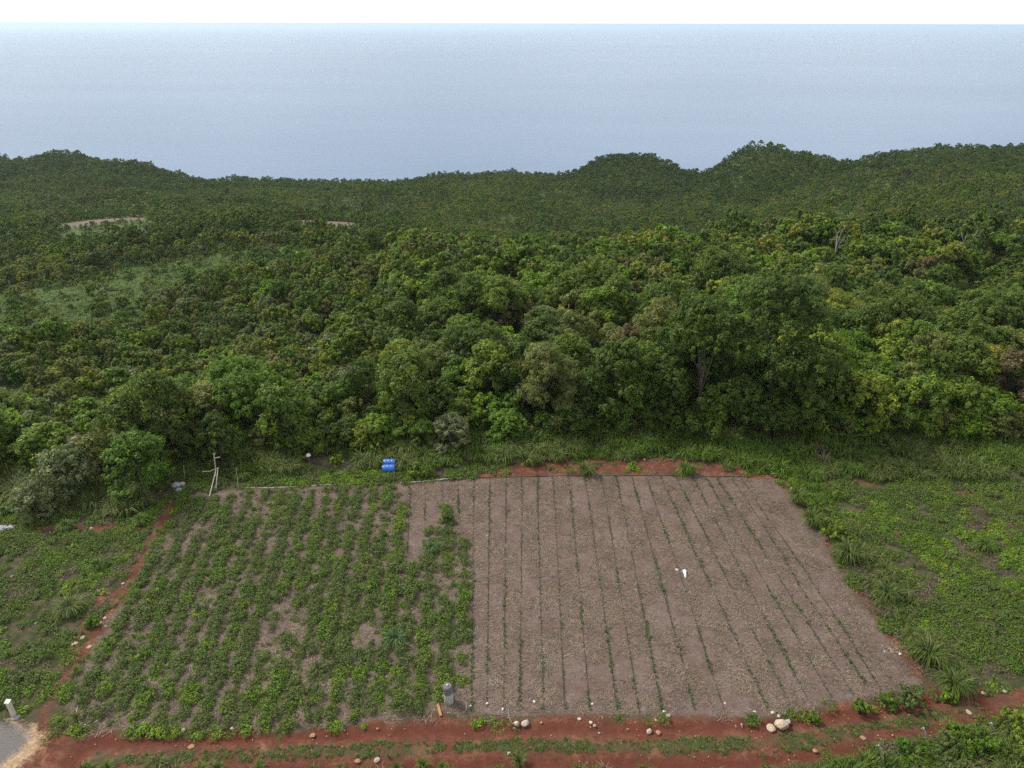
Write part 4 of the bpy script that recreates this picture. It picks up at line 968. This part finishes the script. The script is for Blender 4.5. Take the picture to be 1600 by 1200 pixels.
rock(20, 903, .13, 't', 'tan stone near the left edge, upper weeds', .5)
rock(142, 827, .2, 't', 'flat tan rock on the red edge above the left plot', .3)
rock(98, 830, .14, 't', 'tan stone at the left part of the red edge', .4)
rock(48, 1075, .16, 't', 'tan rock in the weeds above the concrete post', .4)
rock(42, 1107, .14, 't', 'tan stone right of the concrete post', .4)
rock(490, 1150, .2, 'r', 'stained flat rock on the track below the green plot, right one', .3)
rock(300, 1168, .22, 'r', 'stained flat rock on the track, left part', .25)
rock(560, 1190, .2, 'r', 'stained rock at the lower track edge', .3)
rock(590, 1188, .22, 't', 'tan rock at the lower track edge', .3)
rock(796, 1178, .16, 't', 'tan stone on the far rut, middle of the picture', .5)
rock(1275, 1172, .18, 'r', 'stained slab on the near rut below the boulder', .3)
rock(1350, 1152, .2, 'r', 'stained slab in the track toward the right', .25)
rock(1515, 1112, .22, 't', 'cream slab on the grass strip of the track at right', .25)
# grey outcrop in the scrub on the left slope
for i, (u, v, s) in enumerate([(135,655,.5),(150,660,.4),(120,674,.35),(185,655,.55),(195,663,.4),(178,668,.35),(150,680,.4),(118,688,.3),(97,700,.4),(105,706,.3),(142,712,.4),(148,720,.3),(88,730,.3),(312,738,.25),(322,715,.28),(330,722,.2)]):
    Yd = 47+ (720-v)*.16; x, y, _ = at_y(u, v, Yd); x0, y0 = x, y
    for _ in range(8):
        zq = gz(x0, y0); x0, y0 = at_z(u, v, zq)
    o = obj('rock', RK['g'][i % 4], None, (x0, y0, gz(x0, y0)+s*.2)); o.scale = (s, s*.7, s*.6); o.rotation_euler = (0, 0, i)
    tag(o, 'grey rock of the outcrop showing through scrub on the left slope' if i < 13 else 'grey stone of the little heap behind the wooden pole frame', 'rock', 'grey rocks on the left slope' if i < 13 else 'stones heaped behind the pole frame')
# gravel: uncountable pebbles
x, y = rnd_pts(-26, 30, 20, 46.5, 9); z = zone_fields(x, y); P_ = np.stack([x, y], 1)
pe = np.exp(-(np.abs(z['track'])/0.5)**2)*0.6 + (z['track'] > 0)*0.25 + (z['path'] > -.2)*0.35 + (z['bank'] > 0)*0.3 + (z['edge'] > 0)*.35 + (z['sand'] > 0)*.3 + 0.004*(z['plot'] > 0) + 0.02 + (z['red2'] > 0)*.5
pe *= 0.2+0.9*sstep(.35, .6, fbm(x/1.1, y/1.1, 111)); m = rng.random(len(x)) < pe; x, y = x[m], y[m]
PB = protos('pebble_protos', [RK['t'][3], RK['t'][0], RK['t'][1], RK['r'][0], RK['r'][1], RK['t'][2]])
scatter('pebbles', PB, np.stack([x, y, height(x, y)+.01], 1), rng.uniform(0, 6.28, len(x)), rng.uniform(.012, .038, len(x))*np.where(rng.random(len(x)) < .05, 2.0, 1), rng.integers(0, 6, len(x)), 'small limestone pebbles strewn along the track and paths', 'pebbles', sz=.6)
WP = np.array([at_z(1395+rng.normal()*9, 1014+rng.normal()*4) for _ in range(60)]); scatter('white_pebbles', protos('white_pebble_protos', [RK['w'][1], RK['w'][2]]), np.stack([WP[:, 0], WP[:, 1], height(WP[:, 0], WP[:, 1])+.01], 1), rng.uniform(0, 6, 60), rng.uniform(.015, .035, 60), rng.integers(0, 2, 60), 'spill of white pebbles on the lower right plot edge', 'pebbles')

# ------------------------------------------------------------------ man-made things
M_GREYP = plain('pale_grey_plastic', (0.26, 0.26, 0.25), (0.36, 0.36, 0.34), 5, .6); M_DGREY = plain('dark_grey_plastic', (0.10, 0.095, 0.11), (0.15, 0.14, 0.155), 6, .6)
M_BLUE = plain('blue_plastic', (0.02, 0.10, 0.38), (0.035, 0.16, 0.50), 3, .4, spec=.5); M_WHITE = plain('white_plastic', (0.48, 0.47, 0.47), (0.66, 0.65, 0.65), 6, .5)
M_ORANGE = plain('orange_brown_wood', (0.26, 0.12, 0.05), (0.38, 0.19, 0.08), 8, .8); M_PALEW = plain('pale_grey_wood', (0.32, 0.29, 0.25), (0.50, 0.46, 0.40), 9, .85, .01)
M_CONC = plain('concrete', (0.40, 0.37, 0.32), (0.58, 0.54, 0.47), 7, .9, .01); M_SACK = plain('grey_sack', (0.13, 0.14, 0.16), (0.34, 0.36, 0.40), 5, .7, .03)
M_SHEET = plain('faded_blue_sheet', (0.16, 0.18, 0.22), (0.34, 0.35, 0.40), 5, .6, .02); M_POST = plain('weathered_post', (0.20, 0.18, 0.15), (0.34, 0.31, 0.27), 8, .9, .01)
def thing(nm, x, y, label, cat, group=None, z=None, rz=0):
    e = obj(nm, None, None, (x, y, gz(x, y) if z is None else z)); e.rotation_euler = (0, 0, rz); return tag(e, label, cat, group)
# tank made of a pale body under a dark grey upper part
x, y = at_z(703, 1096); e = thing('water_drum', x, y, 'upright pale grey drum with dark grey upper half beside the crop plants', 'drum')
Mt = Matrix.Rotation(math.radians(-3), 4, 'Y') @ Matrix.Diagonal((1.06, 1.06, 1.16, 1))
obj('drum_body', MB().lathe([(.19, -.02), (.215, .02), (.225, .2), (.225, .36), (.215, .52), (.2, .56)], 28, Mt).mesh('drum_body', M_GREYP), e)
u_b = obj('drum_top', MB().lathe([(.205, .565), (.225, .57), (.228, .62), (.215, .64), (.215, .72), (.222, .74), (.215, .9), (.2, .96), (.18, .985), (.17, .975), (.12, .972), (.115, .99), (.06, .99), (.055, 1.0)], 28, Mt).mesh('drum_top', M_DGREY), e)
obj('screw_cap', MB().lathe([(.05, 1.002), (.052, 1.03), (.04, 1.035)], 14, Mt).mesh('screw_cap', M_GREYP), u_b)
# two blue drums on their sides
def blue_drum(u, v, label, rz):
    x, y = at_z(u, v); e = thing('blue_drum', x, y, label, 'drum', 'blue plastic drums', rz=rz); M_ = Matrix.Translation((-.46, 0, .3)) @ Matrix.Rotation(math.pi/2, 4, 'Y')
    pr = [(.22, 0), (.27, .015), (.285, .06), (.27, .09), (.288, .12), (.29, .3), (.278, .32), (.29, .34), (.29, .58), (.278, .6), (.29, .62), (.288, .8), (.27, .83), (.285, .86), (.27, .905), (.22, .92)]
    obj('drum_body', MB().lathe(pr, 28, M_).mesh('drum_body', M_BLUE), e); 
    for s in (-.12, .12): obj('bung', MB().lathe([(.035, .92), (.035, .94), (.028, .945)], 12, M_ @ Matrix.Translation((0, s, 0))).mesh('bung', M_BLUE), e)
blue_drum(608, 737.5, 'nearer of two bright blue plastic drums lying in the grass above the pipe', .05); blue_drum(609.5, 729, 'farther of two bright blue plastic drums lying in the grass', .0)
# board and stake
x, y = at_z(690, 1120); x2_, y2_ = at_z(684.5, 1100); ang = math.atan2(y2_-y, x2_-x); l = math.hypot(x2_-x, y2_-y)
tag(obj('wooden_board', MB().box((l/2, 0, .05), (l, .13, .035)).mesh('wooden_board', M_ORANGE, False, .006), None, (x, y, gz(x, y)+.02)), 'orange-brown board lying by the foot of the grey drum', 'board').rotation_euler = (0, -.04, ang)
def pole(nm, p0, p1, r, mat, label, cat, group=None):
    o = obj(nm, MB().tube([(0, 0, 0), tuple(Vector(p1)-Vector(p0))], [r, r*.8], 8).mesh(nm, mat), None, p0); return tag(o, label, cat, group)
def G(u, v, z=0): 
    x, y = at_z(u, v, z); return (x, y, z)
def up(u, v, v2, u2=None, lean=0):
    """standing pole: foot at (u, v), top seen at v2"""
    x, y = at_z(u, v); _, _, z = at_y(u if u2 is None else u2, v2, y+lean); X_, _, _ = at_y(u if u2 is None else u2, v2, y+lean); return (x, y, gz(x, y)-.02), (X_, y+lean, z)
p0, p1 = up(729.5, 1110, 1098); pole('white_stake', p0, p1, .016, M_WHITE, 'thin white stake standing at the corner of the mulched plot', 'stake')
WS = [(736.5, 1103), (761, 1100), (786, 1110), (837, 1098), (928, 1100), (1038, 1110), (1133, 1097)]
for i, (u, v) in enumerate(WS):
    x, y = at_z(u, v); o = obj('hose_end_cap', MB().lathe([(.03, 0), (.045, .01), (.05, .08), (.04, .12), (.02, .13)], 12).mesh('hose_end_cap', M_WHITE), None, (x, y, gz(x, y)+.01)); o.rotation_euler = (.6, .4*i, i)
    tag(o, 'white plastic cap at the near end of a drip row, %s from the left' % ordn[i], 'cap', 'white caps at the row ends')
# far edge pipe
def run(nm, pts_, r, mat, label, cat, dz=.03):
    L_ = resample(W(pts_), .5); zz = height(L_[:, 0], L_[:, 1]); tag(obj(nm, MB().tube([(a[0], a[1]+.02*math.sin(k), zz[k]+dz) for k, a in enumerate(L_)], [r]*len(L_), 6).mesh(nm, mat)), label, cat)
run('irrigation_pipe', [(378, 764), (430, 763), (500, 759), (560, 757), (612, 755)], .035, M_PALEW, 'pale pipe along the top edge of the green plot', 'pipe')
run('long_pole', [(625, 756), (660, 753), (690, 750), (722, 747)], .05, M_PALEW, 'pale crooked pole lying at the top left corner of the mulched plot', 'pole', .05)
run('feed_hose', [(600, 757), (745, 747), (880, 743.5), (1060, 743), (1180, 745)], .022, M_HOSE, 'black feed hose along the top edge of the mulched plot', 'hose')
run('garden_hose', [(162, 1090), (130, 1088), (122, 1105), (121, 1120), (127, 1133), (138, 1138), (150, 1133), (162, 1122), (175, 1112)], .02, M_PALEW, 'thin hose in a loop at the lower left corner of the green plot', 'hose')
run('dry_branch', [(795, 1107), (794, 1116), (798, 1127), (803, 1133)], .012, M_DEADWOOD, 'thin curved dry twig left of the cream rocks', 'branch')
# pole frame
x, y = at_z(333, 770); e = thing('pole_frame', x, y, 'rickety frame of pale wooden poles at the top left corner of the green plot', 'pole frame')
def fp(u, v, Yd): X_, Y_, Z_ = at_y(u, v, Yd); return Vector((X_, Y_, Z_)) - Vector(e.location)
b0 = at_z(327, 777)[1]; b1 = at_z(337, 768)[1]; tp = b1+1.2
for a, b, r in (((327.5, 777, b0), (338, 734, tp), .035), ((337, 768, b1), (341, 732, tp), .035)): obj('pole', MB().tube([fp(*a), fp(*b)], [r, r*.8], 7).mesh('pole', M_PALEW), e)
obj('upright_pole', MB().tube([fp(337.5, 745, tp), fp(337, 731, tp), fp(334.5, 710, tp)], [.045, .04, .03], 7).mesh('upright_pole', M_PALEW), e)
obj('crossbar', MB().tube([fp(334.5, 717, tp), fp(344, 715, tp)], [.03, .025], 7).mesh('crossbar', M_PALEW), e)
obj('crossbar', MB().tube([fp(316, 737.5, tp), fp(328, 737.5, tp+.1), fp(341.5, 731.5, tp)], [.025, .025, .02], 7).mesh('crossbar', M_PALEW), e)
obj('fork', MB().tube([fp(334.5, 711, tp), fp(337, 708, tp)], [.02, .012], 6).tube([fp(334.5, 711, tp), fp(332, 709, tp)], [.02, .012], 6).mesh('fork', M_PALEW), e)
p0, p1 = up(373, 766, 732, 369); pole('thin_pole', p0, p1, .022, M_PALEW, 'thin leaning pole right of the pole frame', 'pole')
p0, p1 = up(289, 748, 728, 287); pole('short_stake', p0, p1, .025, M_POST, 'short stake in shade left of the pole frame', 'stake')
# sacks
def sack(u, v, s, mat, label, seed, nm='sack', flat=.6):
    b = bmesh.new(); bmesh.ops.create_icosphere(b, subdivisions=4, radius=1.0); o_ = seed*7.3
    for vv_ in b.verts:
        c = vv_.co; d_ = .75+.5*float(fbm(np.array([c.x*2.1+o_]), np.array([c.y*2.1+c.z*1.9+o_]), seed)[0]); vv_.co = Vector((c.x*d_, c.y*d_*.8, max(c.z, -.5)*d_*flat))
    me = bpy.data.meshes.new(nm); b.to_mesh(me); b.free(); me.materials.append(mat); me.polygons.foreach_set('use_smooth', np.ones(len(me.polygons), bool))
    x, y = at_z(u, v); o = obj(nm, me, None, (x, y, gz(x, y)+s*.28)); o.scale = (s, s, s); return tag(o, label, 'sack', 'sacks and bags left about')
sack(276, 761, .34, M_SACK, 'crumpled bluish grey sack in the heap at the end of the footpath', 1)
sack(285, 758, .25, M_SACK, 'whitish torn bag on the right of the sack heap', 2)
sack(280, 768, .28, M_SACK, 'pale grey sack at the front of the sack heap', 3)
sack(286, 760, .2, M_ORANGE, 'small tan cloth lump tucked in the sack heap', 4)
sack(713, 728, .20, M_WHITE, 'small white bag lying behind the pole at the top of the plot', 5)
sack(337, 765, .16, M_WHITE, 'white bag at the foot of the pole frame', 6)
def rag(pts_, label, th=.02, mat=M_WHITE, wob=.04, nm='white_bag'):
    P = W(pts_); c = P.mean(0); z0 = gz(*c); r = random.Random(len(pts_)); V = []; n_ = len(P)
    ring = [c+(p-c)*k for k in (1, .6) for p in P]
    V = [(p[0]-c[0], p[1]-c[1], .02+(.10 if i >= n_ else .03)+r.uniform(0, wob)) for i, p in enumerate(ring)]+[(0, 0, .12)]
    F = [(i, (i+1) % n_, n_+(i+1) % n_, n_+i) for i in range(n_)]+[(n_+i, n_+(i+1) % n_, 2*n_) for i in range(n_)]
    B = len(V); V += [(p[0]-c[0], p[1]-c[1], .01) for p in P]; F += [((i+1) % n_, i, B+i, B+(i+1) % n_) for i in range(n_)]+[tuple(B+i for i in range(n_))[::-1]]
    me = bpy.data.meshes.new(nm); me.from_pydata(V, [], F); me.materials.append(mat); o = obj(nm, me, None, (c[0], c[1], z0)); return tag(o, label, 'bag', 'white plastic bags')
rag([(1066.5, 892), (1070, 891), (1073, 892), (1072.5, 898), (1073.5, 901), (1071.5, 904), (1070, 903), (1069, 898)], 'white plastic bag lying in the middle of the mulched plot')
rag([(1055, 890.5), (1058, 890), (1060.5, 891.5), (1060, 893), (1057, 892)], 'small white scrap just left of the white bag in the mulched plot')
rag([(-6, 824), (14, 822.5), (26, 823), (22, 828), (4, 831), (-8, 831)], 'pale flat sheet on the red edge at the left side of the picture', mat=M_SHEET, nm='plastic_sheet')
run('dry_stick', [(1049, 892.5), (1053, 891)], .015, M_DEADWOOD, 'dry stick left of the white scrap on the mulched plot', 'stick')
# white basin on a stick
p0, p1 = up(484, 724, 712); e = thing('upturned_basin', p0[0], p0[1], 'white upturned basin on a stick at the edge of the wood', 'basin')
hh = p1[2]-p0[2]; obj('stick', MB().tube([(0, 0, 0), (0, 0, hh)], [.02, .015], 6).mesh('stick', M_POST), e); obj('basin', MB().lathe([(.19, hh-.03), (.18, hh), (.13, hh+.09), (.05, hh+.11), (.01, hh+.112)], 20).mesh('basin', M_WHITE), e)
# concrete gate post
p0, p1 = up(24, 1122, 1099, 13.5, -.15); x, y = p0[:2]; e = thing('concrete_post', x, y, 'square concrete post leaning left beside the gravel road', 'post')
d = Vector(p1)-Vector(p0); q_ = Vector((0, 0, 1)).rotation_difference(d).to_matrix().to_4x4(); ln = d.length
obj('shaft', MB().box((0, 0, ln/2-.1), (.17, .17, ln+.2), q_).mesh('shaft', M_CONC, False, .012), e); obj('post_cap', MB().box((0, 0, ln+.033), (.23, .23, .06), q_).mesh('post_cap', M_WHITE, False, .01), e)
sack(27, 1125, .17, M_SACK, 'crumpled pale bag at the foot of the concrete post', 7, flat=.5)
# fence posts bottom right
for (u, v, v2, u2), lb in zip([(1386, 1190, 1163, 1374), (1450, 1163, 1136, 1444), (1553, 1152, 1128, 1550)], ['grey leaning fence post, leftmost of three in the lower right thicket', 'grey forked fence post, middle of three in the lower right thicket', 'grey upright fence post, rightmost of three in the lower right thicket']):
    p0, p1 = up(u, v, v2, u2); p0 = Vector(p0); p1 = Vector(p1); p0 = p0 - (p1-p0)*.35; mid = p0.lerp(p1, .7)+Vector((.03, 0, 0)); o = obj('fence_post', MB().tube([(0, 0, 0), mid-p0, p1-p0], [.055, .05, .04], 8).tube([mid-p0, p1-p0+Vector((-.09, 0, -.02))], [.03, .02], 6).mesh('fence_post', M_POST), None, p0); tag(o, lb, 'fence post', 'fence posts beside the track')

# ------------------------------------------------------------------ haze
def haze():
    x0, x1, y0, y1, z0, z1 = -60000, 60000, -2000, 60000, -700, 34
    me = MB().box(((x0+x1)/2, (y0+y1)/2, (z0+z1)/2), (x1-x0, y1-y0, z1-z0)); m = bpy.data.materials.new('haze'); m.use_nodes = True; t = m.node_tree; t.nodes.clear()
    o = t.nodes.new('ShaderNodeOutputMaterial'); v = t.nodes.new('ShaderNodeVolumePrincipled'); v.inputs['Color'].default_value = (.64, .76, .86, 1); v.inputs['Density'].default_value = 0.00010
    v.inputs['Anisotropy'].default_value = .3
    t.links.new(v.outputs[0], o.inputs['Volume']); tag(obj('haze', me.mesh('haze', m, False)), 'thin pale air haze softening the far hills and the sea', 'haze', kind='stuff')
haze()
